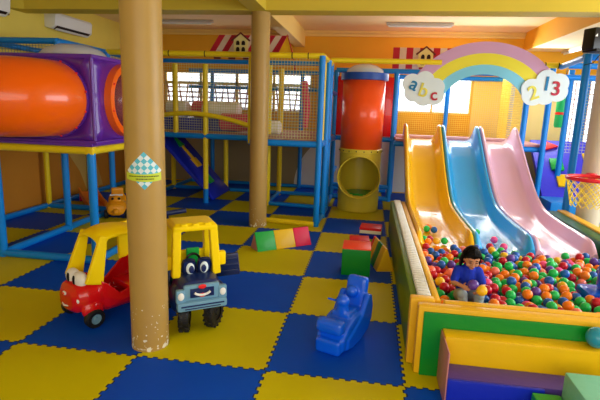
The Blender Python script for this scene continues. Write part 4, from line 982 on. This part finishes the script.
# ================================================================ CHILD
def child():
    t = thing('person', 'small child with long black hair, blue shirt, sitting in the balls holding a yellow ball', 'person', (1.53, .80, .30), 0)
    ox, oy = 1.53, .80
    b = NB()
    V = lambda x, y, z: (ox + x, oy + y, z)
    # torso, neck
    capsule(b, [V(0, .06, .32), V(0, .05, .42), V(0, .03, .52), V(0, .01, .585), V(0, -.005, .63), V(0, -.02, .68)], [.088, .082, .086, .070, .034, .034], 20)
    capsule(b, [V(-.085, .02, .575), V(.085, .02, .575)], [.042, .042])
    # head
    hc = Vector(V(.008, -.045, .735)); tilt = Euler((.42, 0, .06)).to_matrix()
    def H(x, y, z): return tuple(hc + tilt @ Vector((x, y, z)))
    hb_ = NB(); ball(hb_, (0, 0, 0), 1, (.078, .088, .092), u=28, v=20); ball(hb_, (0, -.022, -.045), 1, (.058, .062, .055)); ball(hb_, (0, -.062, -.084), 1, (.022, .02, .016))
    ball(hb_, (0, -.09, -.028), 1, (.012, .014, .012)); ball(hb_, (0, -.086, -.012), 1, (.008, .01, .02))
    for s in (-1, 1):
        ball(hb_, (s * .04, -.058, -.04), 1, (.026, .024, .024)); ball(hb_, (s * .078, .0, -.02), 1, (.01, .018, .026)); ball(hb_, (s * .03, -.076, .018), 1, (.022, .01, .008))
    ball(hb_, (0, -.084, -.056), 1, (.022, .008, .006)); ball(hb_, (0, -.082, -.065), 1, (.018, .009, .006))
    hb_.transform(Matrix.Translation(hc) @ tilt.to_4x4()); addbm(b, hb_)
    # arms: hands meet in front, holding the balls
    arms = {-1: [V(-.105, .02, .575), V(-.155, -.05, .47), V(-.085, -.17, .475)], 1: [V(.105, .02, .575), V(.15, -.05, .46), V(.075, -.17, .435)]}
    for s, a in arms.items():
        capsule(b, a, [.036, .028, .019], 14)
        wst = Vector(a[2]); dr = (Vector(a[2]) - Vector(a[1])).normalized(); palm = wst + dr * .03
        capsule(b, [wst, palm], [.018, .021], 12)
        side_ = Vector((0, 0, 1)).cross(dr).normalized(); upv = Vector((0, 0, 1))
        for q, ln in enumerate((.042, .048, .045, .035)):
            off = (q - 1.5) * .0125; base = palm + side_ * 0 + upv * off * (1 if s < 0 else .4) + side_ * off * (0 if s < 0 else 1)
            curl = Vector((-s * .6, 0, .0)) if s < 0 else Vector((-.2, 0, .75))
            p1 = base + dr * ln * .5; p2 = p1 + (dr * .6 + curl * .6).normalized() * ln * .45; p3 = p2 + (dr * .2 + curl).normalized() * ln * .35
            capsule(b, [base, p1, p2, p3], [.0075, .0072, .0066, .0058], 8)
        th0 = wst + dr * .012 + upv * .012; capsule(b, [th0, th0 + upv * .022 + dr * .01, th0 + upv * .034 + dr * .026], [.009, .0078, .0066], 8)
    # legs folded forward
    for s in (-1, 1): capsule(b, [V(s * .055, .05, .31), V(s * .085, -.19, .40), V(s * .07, -.25, .27), V(s * .07, -.27, .235)], [.06, .045, .033, .03], 14); 
    for s in (-1, 1): capsule(b, [V(s * .07, -.26, .225), V(s * .075, -.33, .215)], [.027, .022])
    obj('body', fuse(b, .0042, 2), M['skin'], t)
    # shirt
    b = NB(); capsule(b, [V(0, .06, .33), V(0, .05, .43), V(0, .03, .52), V(0, .012, .59)], [.104, .096, .098, .074], 24)
    capsule(b, [V(-.09, .02, .575), V(.09, .02, .575)], [.052, .052])
    for s in (-1, 1): a = Vector(arms[s][0]); c = Vector(arms[s][1]); capsule(b, [a, a.lerp(c, .75)], [.050, .046])
    obj('shirt', fuse(b, .006, 3), M['shirt'], t)
    b = NB()
    for s in (-1, 1): capsule(b, [V(s * .055, .05, .31), V(s * .085, -.19, .40), V(s * .07, -.25, .28)], [.07, .055, .043], 16)
    obj('leggings', fuse(b, .006, 3), M['legg'], t)
    # hair: cap and long sides
    b = NB(); ball(b, (0, .016, .014), 1, (.092, .092, .096), u=28, v=20)
    g = [v for v in b.verts if (v.co.y < -.03 and v.co.z < .052)]; bmesh.ops.delete(b, geom=g, context='VERTS')
    me_ = b
    hb2 = NB(); 
    for k in range(26):
        a = PI * (-.06 + 1.12 * k / 25); cx, cy = .083 * math.cos(a), .02 + .083 * math.sin(a)
        ln = .17 + .03 * math.sin(k * 2.1)
        capsule(hb2, [(cx * .95, cy * .9, .03), (cx * 1.1, cy + .004, -.05), (cx * 1.12 + .004 * math.sin(k), cy + .02, -ln)], [.018, .019, .008], 8)
    ball(hb2, (0, .02, .016), 1, (.09, .09, .095), u=28, v=20)
    cut = NB(); 
    # fringe
    for k in range(11):
        a = -1 + 2 * k / 10; capsule(hb2, [(a * .045, -.02, .105 - .02 * abs(a)), (a * .068, -.068, .072 - .015 * abs(a)), (a * .078, -.078 + .03 * abs(a), .042)], [.016, .014, .006], 8)
    cut.free(); me_.free()
    hb2.transform(Matrix.Translation(hc) @ tilt.to_4x4()); obj('hair', fuse(hb2, .0045, 1), M['hair'], t)
    for s in (-1, 1):
        b = NB(); ball(b, (0, 0, 0), 1, (.015, .004, .0045)); b.transform(Matrix.Translation(H(s * .031, -.0835, -.002)) @ tilt.to_4x4()); obj('eye', b, M['black'], t)
        b = NB(); ball(b, (0, 0, 0), 1, (.018, .004, .003)); b.transform(Matrix.Translation(H(s * .031, -.084, .022)) @ tilt.to_4x4()); obj('eyebrow', b, M['hair'], t)
    b = NB(); ball(b, (0, 0, 0), 1, (.018, .005, .006)); b.transform(Matrix.Translation(H(0, -.0915, -.060)) @ tilt.to_4x4()); obj('lips', b, M['lip'], t)
    t.scale = (.77, .82, .84); t.location.z = .385
    # held balls
    def held(p, c, lab): o = bpy.data.objects.new('held_ball', BM[c]); C.objects.link(o); o.location = p; o['label'] = lab; o['category'] = 'ball'
    held((ox + .0, oy - .205, .575), 'purple', "purple ball held against the child's chest"); held((ox + .06, oy - .235, .545), 'yellow', "yellow ball held in the child's lower hand")
child()
